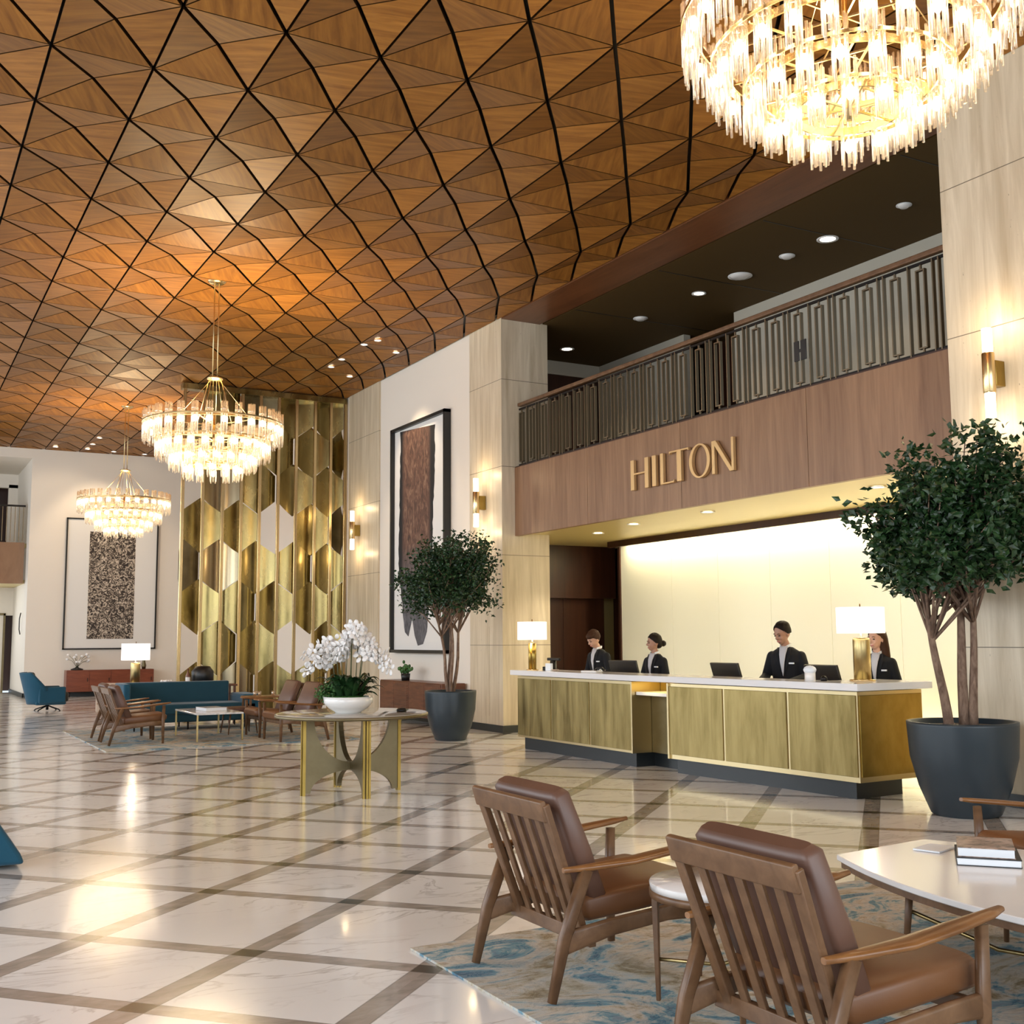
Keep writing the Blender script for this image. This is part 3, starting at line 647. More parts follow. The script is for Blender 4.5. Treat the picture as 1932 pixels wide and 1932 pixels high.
for row in range(0, 8):
    z = .52 + .865*row
    for pi_ in range(0, 10):
        if pi_ % 2 == row % 2: continue
        if rh.random() < (.16 if pi_ < 4 else .04) or (pi_ == 0 and row in (1, 5, 7)): continue
        wl = PX[pi_]-PX[pi_-1]-.012 if pi_ else .01; wr = PX[pi_+1]-PX[pi_]-.012 if pi_ < 9 else .01
        d = rh.choice((-.13, -.10, .14, .10, .16))
        mt = rh.choices((M['screen_brass'], M['bronze_leg'], M['mirror_brass']), (70, 17, 13))[0]
        h1 = .585
        o = obj('brass_leaf', hexleaf(PX[pi_], z, d, wl, wr, h1, .282), mt, sc_); cnt += 1
        o.data.polygons.foreach_set('use_smooth', [True]*len(o.data.polygons)); o.data.set_sharp_from_angle(angle=R_(40))

# ================================================================ RECEPTION DESK
dk = thing('reception_desk', 'long brass-panelled reception desk with a white stone counter in two sections', 'desk', (0, 0, 0))
def quad_prism(bb, pts, z0, z1, m=None): return bb.prism(pts, z0, z1, None, m)
LA, LB = (7.93, 14.12), (7.93, 11.30)          # left section front line
RA, RB, RC = (7.97, 10.62), (8.13, 7.88), (9.05, 7.92)
b = MB(); quad_prism(b, [(7.95, 11.30), (8.40, 11.30), (8.40, 14.12), (7.95, 14.12)], .17, 1.02); obj('cabinet', b, M['brass_frame'], dk)
b = MB(); quad_prism(b, [RA, (RB[0], RB[1]), RC, (9.03, 8.5), (8.42, 8.5), (8.42, 10.62)], .17, 1.02); obj('cabinet', b, M['brass_frame'], dk)
def panel_on(p, q, z0, z1, out, name='front_panel', mt='brass_panel'):
    p = Vector((*p, 0)); q = Vector((*q, 0)); d = (q-p).normalized(); nrm = Vector((d.y, -d.x, 0))*(1 if out > 0 else -1)
    bb = MB(); a = p + d*.018; c = q - d*.018
    pts = [(a.x, a.y), (c.x, c.y), (c.x+nrm.x*.012, c.y+nrm.y*.012), (a.x+nrm.x*.012, a.y+nrm.y*.012)]
    if (q-p).cross(nrm).z < 0: pts = pts[::-1]
    bb.prism(pts, z0, z1); return obj(name, bb, M[mt], dk, .003, 1)
ys_ = [14.12, 13.19, 12.24, 11.30]
for y0, y1 in zip(ys_, ys_[1:]): panel_on((7.95, y0), (7.95, y1), .20, .985, -1) if False else panel_on((7.95, y1), (7.95, y0), .20, .985, -1)
for t0, t1 in ((0, .334), (.334, .675), (.675, 1)):
    P = lambda t: (RA[0]+(RB[0]-RA[0])*t, RA[1]+(RB[1]-RA[1])*t)
    panel_on(P(t1), P(t0), .22, .985, -1)
panel_on(RB, RC, .22, .985, 1, 'end_panel', 'brass_bright')
b = MB(); quad_prism(b, [(8.03, 11.36), (8.75, 11.36), (8.75, 14.06), (8.03, 14.06)], 0, .17); quad_prism(b, [(8.08, 10.62), (8.22, 8.02), (8.88, 8.06), (8.8, 10.62)], 0, .17); quad_prism(b, [(8.3, 10.6), (8.8, 10.6), (8.8, 11.4), (8.3, 11.4)], 0, .17)
obj('plinth', b, M['dark_base'], dk)
b = MB(); quad_prism(b, [(7.87, 11.0), (8.00, 10.66), (8.05, 7.80), (9.12, 7.80), (8.98, 10.7), (8.95, 14.2), (7.87, 14.2)][0:0] or [(7.87, 11.26), (7.93, 10.68), (8.05, 7.80), (9.12, 7.84), (9.10, 8.55), (8.45, 8.55), (8.45, 14.2), (7.87, 14.2)], 1.03, 1.10)
obj('counter_top', b, M['counter'], dk, .004, 1)
b = MB().box((8.43, 8.52, .17), (9.02, 14.15, .745)); obj('staff_worktop', b, M['cabinet_wood'], dk, .004, 1)
b = MB(); quad_prism(b, [(8.22, 10.63), (8.42, 10.63), (8.42, 11.295), (8.22, 11.295)], .17, .86); b.box((8.19, 10.94, .17), (8.23, 10.955, .86)); obj('niche_back', b, M['bronze_leg'], dk)
b = MB(); b.box((7.99, 10.64, .86), (8.42, 11.29, .90)); obj('writing_shelf', b, M['counter'], dk, .004, 1)
b = MB(); b.box((8.36, 10.63, .90), (8.43, 11.295, 1.02)); obj('niche_lining', b, M['brass_bright'], dk)
light('niche_strip_lamp', 'AREA', (8.12, 10.96, 1.02), 2.2, (1, .75, .25), .25, .6, aim=(8.14, 10.96, 0))
obj('edge_trim', MB().box((7.93, 11.295, .17), (7.97, 11.32, 1.02)), M['brass_frame'], dk); obj('edge_trim', MB().box((7.95, 10.60, .17), (7.99, 10.63, 1.02)), M['brass_frame'], dk)

def table_lamp(loc, label, w, sh, base_h, kind='cylinder', br=.055, rect_=True, power=10):
    t = thing('table_lamp', label, 'lamp', loc)
    zb = base_h
    obj('base_plate', MB().lathe([(.001, 0), (br*1.5, 0), (br*1.5, .015), (.001, .018)], 24), M['gold_polish'], t)
    if kind == 'twin':
        for s_ in (-.05, .05): obj('stem', MB().lathe([(.03, .015), (.03, zb)], 20, (0, s_, 0)), M['brass_bright'], t)
    else: obj('stem', MB().lathe([(br, .015), (br, zb-.02), (br*.9, zb)], 28), M['brass'], t)
    obj('socket', MB().tube([(0,0,zb), (0,0,zb+.05+sh+.03)], .006, 8), M['gold_polish'], t)
    s = MB().lathe([(w/2, zb+.045), (w/2, zb+.045+sh), (w/2-.006, zb+.045+sh), (w/2-.006, zb+.045)], 40, caps=False)
    obj('lamp_shade', s, M['shade'], t)
    light('table_lamp_lamp', 'POINT', (loc[0], loc[1], loc[2]+zb+.02), power, WARM2, radius=.04)
    return t
table_lamp((7.98, 13.75, 1.10), 'brass lamp with a wide white shade at the left end of the reception counter', .41, .25, .38, 'twin', power=7)
table_lamp((8.62, 8.27, 1.10), 'large brass cylinder lamp with a white drum shade at the right end of the counter', .47, .26, .43, 'cylinder', .085, power=7)

def monitor(loc, rz, label, w=.50, h=.36, lean=.30):
    t = thing('computer_monitor', label, 'monitor', loc, rz)
    T = Matrix.Translation((0, 0, .155)) @ Matrix.Rotation(-lean, 4, 'Y')
    obj('screen', MB().box((-.015, -w/2, 0), (.015, w/2, h), T=T), M['black'], t, .006)
    obj('stand', MB().box((-.03, -.05, 0), (.10, .05, .02)).bar((.05, 0, .01), (.0, 0, .30), .05, .02), M['black_metal'], t)
    return t
monitor((8.66, 12.40, .75), .15, 'black monitor seen from behind between the two left receptionists', .52)
monitor((8.66, 10.32, .75), -.05, 'black monitor standing alone left of the standing man', .52)
monitor((8.76, 8.88, .75), -.05, 'black monitor partly behind the large brass counter lamp', .50)
t = thing('card_reader', 'grey payment screen on a stand behind the left part of the counter', 'screen', (8.32, 13.75, 1.10))
obj('screen', MB().box((-.01, -.16, .13), (.03, .16, .17)), M['black_metal'], t, .008); obj('stand', MB().lathe([(.09, 0), (.05, .02), (.045, .13)], 16), M['black_metal'], t)
t = thing('desk_telephone', 'white desk telephone with its cord on the left part of the counter', 'telephone', (8.15, 12.35, 1.10), .3)
obj('base', MB().box((-.07, -.02, 0), (.07, .24, .025)), M['white_ceramic'], t, .01); obj('handset', MB().sweep([(0,-.10,.03),(0,-.06,.06),(0,.02,.05),(0,.05,.02)], [.04,.035,.035,.04], [.03,.025,.025,.03]), M['black_metal'], t); obj('cord', MB().tube([(0.02, -.10+.02*i, .03+.015*math.sin(i*2)) for i in range(8)], .007, 6), M['white_ceramic'], t)
t = thing('card_holder', 'small white card holder beside the left counter lamp', 'holder', (8.10, 13.50, 1.10))
obj('card', MB().box((-.02, -.07, 0), (.02, .07, .10)), M['white_paper'], t, .004); obj('clip', MB().box((-.03, .08, 0), (.02, .13, .055)), M['black'], t, .006)
t = thing('bowl', 'small cream dish on the counter right of the left lamp', 'dish', (8.05, 13.26, 1.10)); obj('dish', MB().lathe([(.02, 0), (.06, .02), (.055, .022), (.001, .008)], 16), M['beige'], t)
t = thing('tissue_box', 'white tissue dispenser beside the large brass counter lamp', 'tissue box', (8.25, 8.62, 1.10))
obj('box', MB().lathe([(.055, 0), (.055, .085), (.001, .085)], 8), M['white_ceramic'], t); obj('tissue', MB().ball((0, .0, .11), (.06, .075, .045), 10, 6), M['white_paper'], t)
t = thing('clip_holder', 'small dark clip holder beside the large brass counter lamp', 'holder', (8.32, 8.50, 1.10)); obj('body', MB().lathe([(.035, 0), (.035, .03), (.02, .05), (.001, .055)], 12), M['black_metal'], t)

# ================================================================ PEOPLE
def remeshed(name, mb, mt, parent, vox, sm=2):
    o = obj(name, mb, mt, parent); r = o.modifiers.new('r', 'REMESH'); r.mode = 'VOXEL'; r.voxel_size = vox; r.use_smooth_shade = True
    if sm: s_ = o.modifiers.new('s', 'SMOOTH'); s_.factor = .5; s_.iterations = sm
    return o
def person(loc, rz, label, female, hair, nod=0, turn=0, lean=0, skin='skin', hairstyle='short', reach=.25, smile=False, tall=1.0):
    """figure faces +X; z up; built from one remeshed body, with hair and clothes as children"""
    t = thing('person', label, 'person', loc, rz, scale=tall)
    sw = .185 if female else .215                      # half shoulder width
    def L(z, x=0): return x + max(0, z-1.0)*math.tan(lean)        # the trunk leans forward from the hips
    body = MB()
    hipw = .165 if female else .16
    secs = [((L(.86), 0, .86), .105, hipw), ((L(.95), 0, .95), .110, hipw*1.02), ((L(1.05), 0, 1.05), .098, .140 if female else .150), ((L(1.16), 0, 1.16), .108, .150 if female else .168),
            ((L(1.28), 0, 1.28), .118, .165 if female else .185), ((L(1.37), 0, 1.37), .098, sw*.92), ((L(1.42), 0, 1.42), .065, sw*.62), ((L(1.455), 0, 1.455), .05, .062)]
    body.loft(secs, 28)
    nb = Vector((L(1.43), 0, 1.43)); hn = Vector((L(1.55)+.012+.03*math.sin(nod), 0, 1.515))
    body.capsule(nb, hn, .056, .050, 16)
    for s_ in (-1, 1):
        body.capsule((L(.86), s_*.09, .88), (.01, s_*.10, .48), .088, .056); body.capsule((.01, s_*.10, .48), (-.02, s_*.10, .09), .056, .038)
        body.capsule((-.03, s_*.10, .045), (.13, s_*.11, .035), .04, .033)
        sh = Vector((L(1.36), s_*(sw-.035), 1.358)); el = Vector((L(1.12)+.03, s_*(sw+.045), 1.11)); wr = Vector((L(1.1)+reach, s_*(sw-.03), 1.06 if reach > .3 else 1.0))
        body.capsule(sh, el, .052, .040); body.capsule(el, wr, .040, .026)
        d = (wr-el).normalized(); side = Vector((0, 1, 0)); hc = wr + d*.05
        Tm = d.to_track_quat('X', 'Z').to_matrix().to_4x4(); body.ball(hc, (.050, .040, .017), 12, 8, T=Tm)
        for f_, (ln, off) in enumerate(((.070, -.030), (.080, -.010), (.074, .011), (.058, .030))):
            k0 = wr + d*.085 + side*off; k1 = k0 + d*ln*.5 + Vector((0,0,-.008)); k2 = k1 + d*ln*.4 + Vector((0,0,-.025))
            body.capsule(k0, k1, .0095, .0085, 8); body.capsule(k1, k2, .0085, .0070, 8)
        k0 = wr + d*.03 - side*s_*.030; k1 = k0 + d*.035 - side*s_*.022; body.capsule(k0, k1, .012, .010, 8); body.capsule(k1, k1 + d*.03 + Vector((0,0,-.01)), .010, .008, 8)
    # head, modelled in its own frame (face to +X) then nodded and turned
    HM = Matrix.Translation(hn) @ Matrix.Scale(1.12, 4) @ Matrix.Rotation(turn, 4, 'Z') @ Matrix.Rotation(nod, 4, 'Y')
    hd = MB()
    hd.ball((-.008, 0, .125), (.094, .074, .098), 20, 14); hd.ball((.018, 0, .075), (.070, .060, .075), 18, 12); hd.ball((.040, 0, .030), (.042, .036, .034), 14, 10)
    hd.capsule((.082, 0, .108), (.101, 0, .080), .009, .013, 10); hd.ball((.094, 0, .076), (.014, .016, .010), 10, 8)
    hd.capsule((.078, -.030, .122), (.078, .030, .122), .012, .012, 10)
    for s_ in (-1, 1): hd.ball((-.005, s_*.074, .088), (.017, .008, .030), 10, 8); hd.ball((.060, s_*.034, .070), (.022, .018, .020), 10, 8)
    hd.capsule((.080, -.020, .040), (.080, .020, .040), .008, .008, 8)
    for v_ in hd.v: v_[:] = HM @ v_
    off = len(body.v); body.v += hd.v; body.f += [[i+off for i in f] for f in hd.f]; body.mi += hd.mi; body.sm += hd.sm
    remeshed('body', body, M[skin], t, .0075, 3)
    def hobj(name, mb_, mt):
        for v_ in mb_.v: v_[:] = HM @ v_
        return obj(name, mb_, mt, t)
    for s_ in (-1, 1):
        hobj('eye', MB().ball((.079, s_*.030, .103), (.009, .014, .0065), 10, 8), M['eye'])
        hobj('eyebrow', MB().sweep([(.087, s_*.014, .124), (.088, s_*.032, .129), (.078, s_*.050, .123)], [.006]*3, [.006, .007, .004]), hair)
    hobj('mouth', MB().sweep([(.076, -.026, .047 if smile else .041), (.086, -.012, .040), (.089, 0, .038), (.086, .012, .040), (.076, .026, .047 if smile else .041)], [.010]*5, [.004, .010, .011, .010, .004]), M['lip'])
    if smile: hobj('teeth', MB().ball((.085, 0, .043), (.006, .018, .004), 10, 6), M['teeth'])
    hb = MB()
    def cap(front_z, back_z, grow):
        """hair shell hugging the skull, open over the face"""
        n, k_ = 26, 14; vs = []; fs = []
        for i in range(k_+1):
            ph = PI*.5*i/k_*1.28
            for j in range(n):
                a = 2*PI*j/n; fr = max(0, math.cos(a)); lim = front_z*fr + back_z*(1-fr)
                q = min(ph, lim); r_ = grow
                vs.append((-.012 + (.094+r_)*math.sin(q)*math.cos(a), (.074+r_)*math.sin(q)*math.sin(a), .127 + (.098+r_)*math.cos(q) + .004*math.sin(a*7+i)))
        for i in range(k_):
            for j in range(n): fs.append((i*n+j, (i+1)*n+j, (i+1)*n+(j+1) % n, i*n+(j+1) % n))
        hb.add(vs, fs, True)
    cap(.88 if hairstyle == 'short' else 1.02, 1.92, .010)
    if hairstyle == 'bun': hb.ball((-.125, 0, .085), (.042, .044, .042), 14, 10); hb.ball((-.06, 0, .08), (.055, .070, .06), 14, 10)
    if hairstyle == 'long':
        hb.loft([((-.02, 0, .17), .085, .086), ((-.04, 0, .10), .075, .094), ((-.05, 0, .0), .065, .104), ((-.05, 0, -.09), .058, .112), ((-.045, 0, -.14), .03, .09)], 20)
    if hairstyle == 'fringe': hb.ball((.030, .010, .172), (.068, .070, .045), 18, 12); hb.ball((-.025, 0, .14), (.092, .083, .098), 20, 14)
    if hairstyle == 'short': hb.ball((-.026, 0, .160), (.088, .077, .073), 20, 12)
    hobj('hair', hb, hair)
    # jacket
    jk = MB()
    jk.loft([((L(.80), 0, .80), .135, hipw+.035), ((L(.95), 0, .95), .130, hipw+.025), ((L(1.05), 0, 1.05), .118, .165 if female else .178), ((L(1.16), 0, 1.16), .124, .168 if female else .186),
             ((L(1.28), 0, 1.28), .132, .182 if female else .202), ((L(1.37), 0, 1.37), .112, sw*.97), ((L(1.42), 0, 1.42), .082, sw*.70), ((L(1.462), 0, 1.462), .066, .082)], 28)
    for s_ in (-1, 1):
        sh = Vector((L(1.36), s_*(sw-.035), 1.352)); el = Vector((L(1.12)+.03, s_*(sw+.045), 1.11)); wr = Vector((L(1.1)+reach, s_*(sw-.03), 1.06 if reach > .3 else 1.0)); d = (wr-el)
        jk.capsule(sh, el, .064, .054); jk.capsule(el, wr - d*.06, .055, .042)
    remeshed('jacket', jk, M['suit'], t, .011, 2)
    # shirt front: a V narrowing down, laid on the jacket chest
    vs = []; n = 7; rows = [(1.468, .046), (1.43, .046), (1.37, .038), (1.28, .026), (1.18, .012), (1.12, .003)]
    prof = [(.80,.135),(.95,.130),(1.05,.118),(1.16,.124),(1.28,.132),(1.37,.112),(1.42,.082),(1.47,.062)]; wid = [(.80,.2),(1.05,.17),(1.16,.18),(1.28,.19),(1.37,sw*.97),(1.42,sw*.7),(1.47,.08)]
    def ip(tb, z):
        for (z0, a0), (z1, a1) in zip(tb, tb[1:]):
            if z0 <= z <= z1: return a0 + (a1-a0)*(z-z0)/(z1-z0)
        return tb[-1][1]
    sb = MB(); vs = []
    for z, hw in rows:
        rx, ry = ip(prof, z), ip(wid, z)
        for i in range(n):
            yy = hw*(2*i/(n-1)-1); xx = rx*math.sqrt(max(0, 1-(yy/ry)**2)); vs.append((L(z)+xx+.006, yy, z))
    sb.add(vs, [(i*n+j, i*n+j+1, (i+1)*n+j+1, (i+1)*n+j) for i in range(len(rows)-1) for j in range(n-1)], True)
    so = obj('shirt', sb, M['shirt'], t); sd = so.modifiers.new('solid', 'SOLIDIFY'); sd.thickness = .012
    cb = MB(); cb.sweep([(L(1.45)+.078, -.014, 1.445), (L(1.46)+.052, -.052, 1.475), (L(1.47)-.02, -.062, 1.492), (L(1.47)-.058, -.02, 1.500), (L(1.47)-.058, .02, 1.500), (L(1.47)-.02, .062, 1.492), (L(1.46)+.052, .052, 1.475), (L(1.45)+.078, .014, 1.445)], [.006]*8, [.030]*8); obj('collar', cb, M['white_paper'], t)
    lp_ = MB()
    for s_ in (-1, 1):
        lp_.sweep([(L(1.455)+.062, s_*.066, 1.455), (L(1.37)+.108, s_*.072, 1.37), (L(1.25)+.130, s_*.045, 1.25), (L(1.12)+.122, s_*.012, 1.12)], [.012]*4, [.03, .045, .035, .015], up=(0, 1, 0))
    obj('lapel', lp_, M['suit'], t)
    rx = ip(prof, 1.27); obj('name_badge', MB().box((L(1.27)+rx*.82, .075, 1.262), (L(1.27)+rx*.82+.022, .135, 1.280)), M['white_paper'], t)
    tr_ = MB()
    for s_ in (-1, 1): tr_.capsule((L(.86), s_*.09, .88), (.01, s_*.10, .48), .102, .076); tr_.capsule((.01, s_*.10, .48), (-.02, s_*.10, .11), .076, .068)
    remeshed('trousers', tr_, M['suit'], t, .014, 1)
    so_ = MB()
    for s_ in (-1, 1): so_.capsule((-.045, s_*.10, .045), (.145, s_*.11, .040), .048, .040)
    obj('shoes', so_, M['black'], t)
    return t
person((9.36, 14.12, 0), PI+.12, 'person with short brown hair and dark jacket bowing the head, furthest left behind the desk', False, M['hair2'], nod=.50, turn=-.1, lean=.08, hairstyle='fringe', reach=.30, tall=.945)
person((9.30, 12.66, 0), PI+.25, 'smiling woman with dark hair in a low bun and a black blazer behind the desk', True, M['hair'], nod=.05, turn=-.62, lean=.02, skin='skin2', hairstyle='bun', reach=.26, smile=True, tall=.905)
person((9.30, 10.08, 0), PI+.45, 'man in a dark suit looking down behind the right section of the desk', False, M['hair'], nod=.34, turn=-.40, lean=.07, skin='skin2', hairstyle='short', reach=.40, tall=.975)
person((9.42, 8.80, 0), PI+.40, 'smiling woman with long brown hair half hidden by the large counter lamp', True, M['hair2'], nod=.05, turn=-.35, lean=.02, hairstyle='long', reach=.26, smile=True, tall=.93)

# ================================================================ POTTED TREES
def leaf_cloud(rr, centres, n, size, tips=None):
    bb = MB(); vs = []; fs = []
    for _ in range(n):
        c, r = rr.choice(centres); c = Vector(c)
        d = Vector((rr.gauss(0, 1), rr.gauss(0, 1), rr.gauss(0, .8))).normalized(); p = c + d*r*(rr.random()**.45)
        a = Vector((rr.gauss(0, 1), rr.gauss(0, 1), rr.gauss(-.25, .7))).normalized(); s_ = a.cross(Vector((rr.gauss(0,1), rr.gauss(0,1), rr.gauss(0,1)))).normalized(); nn = a.cross(s_)
        l = size*rr.uniform(.7, 1.25); w_ = l*.30; b0 = len(vs)
        vs += [p, p + a*l*.35 + s_*w_, p + a*l + nn*l*.12, p + a*l*.35 - s_*w_, p + a*l*.5 - nn*l*.07]
        fs += [(b0, b0+1, b0+4), (b0+1, b0+2, b0+4), (b0+2, b0+3, b0+4), (b0+3, b0, b0+4)]
    bb.add(vs, fs, False); return bb
def potted_tree(loc, label, seed, R, Hp, rb, crown_c, crown_r, trunks, nleaf, lsize, nbranch, xmax=99):
    t = thing('potted_tree', label, 'potted tree', loc); rr = random.Random(seed)
    obj('pot', MB().lathe([(.001, 0), (rb, 0), (rb+.02, .015), (R*.82, Hp*.30), (R*.96, Hp*.62), (R, Hp*.97), (R, Hp), (R-.035, Hp), (R-.04, Hp*.93), (.001, Hp*.93)], 56), M['pot'], t)
    obj('soil', MB().lathe([(.001, Hp*.95), (R*.6, Hp*.955), (R-.045, Hp*.935), (R-.05, Hp*.90)], 32), M['soil'], t)
    tk = MB(); clumps = []; cc = Vector(crown_c); tops = []
    for (x0, y0, x1, y1, z1, r0) in trunks:
        pts = []; rs = []; n = 8
        for i in range(n+1):
            s_ = i/n; w_ = .025*math.sin(s_*9+seed+x0*20)
            pts.append(Vector((x0+(x1-x0)*s_**1.1+w_, y0+(y1-y0)*s_+w_*.6, Hp*.92+(z1-Hp*.92)*s_))); rs.append(r0*(1-.55*s_))
        tk.tube(pts, rs, 10); tops.append((pts, rs))
    obj('trunk', tk, M['bark'], t)
    br = MB()
    for k_ in range(nbranch):
        pts, rs = rr.choice(tops); i = rr.randint(5, 8); s0 = pts[i]
        th = rr.uniform(0, 2*PI); el_ = rr.uniform(-.55, 1.0); rad = rr.uniform(.45, 1.0)
        e = cc + Vector((crown_r[0]*math.cos(th)*math.cos(el_), crown_r[1]*math.sin(th)*math.cos(el_), crown_r[2]*math.sin(el_)))*rad
        m1_ = s0.lerp(e, .5) + Vector((rr.uniform(-.06,.06), rr.uniform(-.06,.06), .10))
        if e.x > xmax - .1: continue
        br.tube([s0, m1_, e], [.014, .009, .004], 6)
        clumps.append((e, rr.uniform(.10, .22)*crown_r[0]/.8*1.25)); clumps.append((m1_.lerp(e, .5), .17))
    obj('branches', br, M['bark'], t)
    clumps = [(e_, r_) for e_, r_ in clumps if e_.x + r_ < xmax]
    fo = obj('foliage', leaf_cloud(rr, clumps, nleaf, lsize), M['leaf'], t)
    return t
potted_tree((7.76, 15.90, 0), 'leafy tree in a dark slate pot against the stone column, left of the desk', 4, .40, .75, .22, (-.02, 0, 2.44), (.78, .76, .92),
    [(-.03, 0, -.22, .05, 2.1, .030), (.0, .03, .03, .05, 2.5, .034), (.05, -.02, .17, -.08, 2.2, .030), (0, -.04, -.03, -.12, 2.3, .028)], 11000, .066, 110)
potted_tree((8.33, 6.86, 0), 'biggest tree in a large dark pot at the right end of the reception desk', 8, .465, .80, .27, (0.06, -.06, 2.46), (.82, .82, .96),
    [(-.10, .05, -.24, .16, 1.95, .046), (.03, 0, .06, .0, 2.3, .050), (.09, -.05, .10, -.12, 2.2, .042)], 11500, .088, 150, xmax=.66)

# ================================================================ ROUND TABLE AND ORCHIDS
tb = thing('round_table', 'round marble-topped table on curved bronze fins in the middle of the hall', 'table', (4.27, 11.05, 0))
obj('table_top', MB().lathe([(.001, .765), (.70, .765), (.765, .775), (.772, .79), (.77, .803), (.76, .806), (.001, .806)], 72), M['table_stone'], tb); obj('rim', MB().lathe([(.768, .766), (.779, .772), (.779, .796), (.768, .799)], 72, caps=False), M['bronze_leg'], tb)
d1 = Vector((.873, -.487)); d2 = Vector((.487, .873)); FD = (d1*.42 - d2*.9).normalized()
for q in range(4):
    a = math.atan2(FD.y, FD.x) + q*PI/2
    out = [(.43, .02), (.50, .02), (.50, .765), (.40, .765)]
    up_ = [(.40 - .40*math.sin(PI/2*s/12)**1.0 if s < 12 else 0, .765 - .43*(1-math.cos(PI/2*s/12))**.55 if s else .765) for s in range(1, 13)]
    # upper scoop from the rim down to the waist on the axis, lower arch back out to the foot
    upc = []; loc_ = []
    for s in range(13):
        th = PI/2*s/12; upc.append((.40*math.cos(th), .765 - .455*math.sin(th)))
        loc_.append((.43*math.sin(th), .235 - .215*(1-math.cos(th))))
    poly = upc + [(0, .235)] + loc_[1:] + [(.50, .02), (.50, .765)]
    Tq = Matrix.Rotation(a, 4, 'Z') @ Matrix(((1, 0, 0, 0), (0, 0, -1, 0), (0, 1, 0, 0), (0, 0, 0, 1)))
    lg = obj('leg', MB().prism(poly, -.026, .026, Tq), M['bronze_leg'], tb)
    lb_ = MB(); Tr = Matrix.Rotation(a, 4, 'Z')
    for s in (-.030, 0, .030): lb_.box((.485, s-.010, .0), (.515 + (.012 if s == 0 else 0), s+.010, .765), T=Tr)
    obj('edge_trim', lb_, M['brass_bright'], lg)
oc = thing('orchid_bowl', 'white bowl of white orchids and dark leaves on the round table', 'orchids', (4.21, 11.0, .806))
obj('bowl', MB().lathe([(.001, 0), (.13, 0), (.135, .012), (.20, .05), (.245, .10), (.255, .165), (.243, .165), (.23, .11), (.15, .06), (.001, .05)], 56), M['white_ceramic'], oc)
obj('moss', MB().lathe([(.001, .18), (.12, .175), (.235, .15), (.23, .12)], 32), M['leaf_light'], oc)
ro = random.Random(12); lv = MB()
def strap_leaf(bb, base, ang, ln, rise, wd, droop=.5):
    d = Vector((math.cos(ang), math.sin(ang), 0)); sd = Vector((-d.y, d.x, 0)); rg = []; n = 7; vs = []
    for i in range(n+1):
        s_ = i/n; p = base + d*ln*s_ + Vector((0, 0, rise*math.sin(s_*PI*.62) - droop*ln*s_*s_*.4)); w_ = wd*math.sin(PI*min(.97, .12+s_*.86))
        vs += [p - sd*w_ + Vector((0,0,w_*.35)), p, p + sd*w_ + Vector((0,0,w_*.35))]
    fs = []
    for i in range(n): fs += [(3*i, 3*i+3, 3*i+4, 3*i+1), (3*i+1, 3*i+4, 3*i+5, 3*i+2)]
    bb.add(vs, fs, True)
for i in range(90):
    a = ro.uniform(0, 2*PI); r0 = ro.uniform(0, .15); strap_leaf(lv, Vector((r0*math.cos(a), r0*math.sin(a), .15)), a + ro.uniform(-.5, .5), ro.uniform(.15, .27), ro.uniform(.08, .26), ro.uniform(.028, .046))
lo = obj('leaves', lv, M['leaf'], oc)
fern = leaf_cloud(ro, [((.873*-.24, .487*.24, .20), .10), ((.873*-.16+.0, .487*.16-.05, .26), .09)], 500, .035)
obj('fern', fern, M['leaf_light'], oc)
bl = MB()
for k_ in range(5):
    a = 2*PI*k_/5 + .3; r = .020; tip = Vector((.012, r*1.25*math.cos(a), r*1.25*math.sin(a)))
    Tm = Matrix.Translation(Vector((0, .016*math.cos(a), .016*math.sin(a)))) @ Matrix.Rotation(a, 4, 'X')
    bl.ball((0,0,0), (.0035, .019, .014), 8, 6, T=Tm)
    for v_ in bl.v[-(2+8*5):]: v_ += Vector((0, .018*math.cos(a), .018*math.sin(a)))
bl.ball((.006, 0, -.002), (.007, .006, .008), 8, 6)
bl_me = mesh('blossom', bl, M['petal'])
stems = [(-.24, .03, .66, -.44, .40), (-.16, -.04, .72, -.40, .56), (-.12, .08, .60, -.28, .48), (-.05, -.05, .74, -.10, .58), (.02, .06, .80, .0, .66), (.06, -.06, .84, .14, .74), (.12, .03, .82, .20, .62), (.18, .02, .70, .34, .56), (.20, -.03, .62, .44, .44)]
rgt = Vector((.873, -.487, 0)); fw2 = Vector((.487, .873, 0)); nbl = 0
for si, (bx, by, tz, ex, ez) in enumerate(stems):
    base = rgt*bx*.5 + fw2*by + Vector((0, 0, .16)); top = rgt*(bx*.8 if si != 3 else .0) + fw2*by*1.5 + Vector((0, 0, tz)); end = rgt*ex + fw2*by*2 + Vector((0, 0, ez))
    pts = [base, base.lerp(top, .5)+Vector((0,0,.01)), top, top.lerp(end, .45)+Vector((0, 0, .035)), end]
    obj('stem', MB().tube(pts, [.006, .005, .004, .003, .002], 6), M['stem'], oc)
    for q in range(11):
        s_ = .46 + .54*q/10; seg = s_*4; i = min(3, int(seg)); p = pts[i].lerp(pts[i+1], seg-i)
        if nbl >= 99: break
        o = obj('blossom', bl_me, None, oc, loc=p + Vector((ro.uniform(-.03,.03), ro.uniform(-.03,.03), ro.uniform(-.02,.035)))); o.scale = (ro.uniform(1.35, 1.9),)*3
        o.rotation_euler = (ro.uniform(0, 6), ro.uniform(-.6, .6), math.atan2(-.873, -.487) + ro.uniform(-1.3, 1.3)); nbl += 1
t = thing('trinket_dish', 'small dark round dish on the right side of the round table', 'dish', (4.74, 10.86, .806)); obj('dish', MB().lathe([(.001, 0), (.05, 0), (.055, .02), (.04, .035), (.001, .03)], 20), M['black_metal'], t)

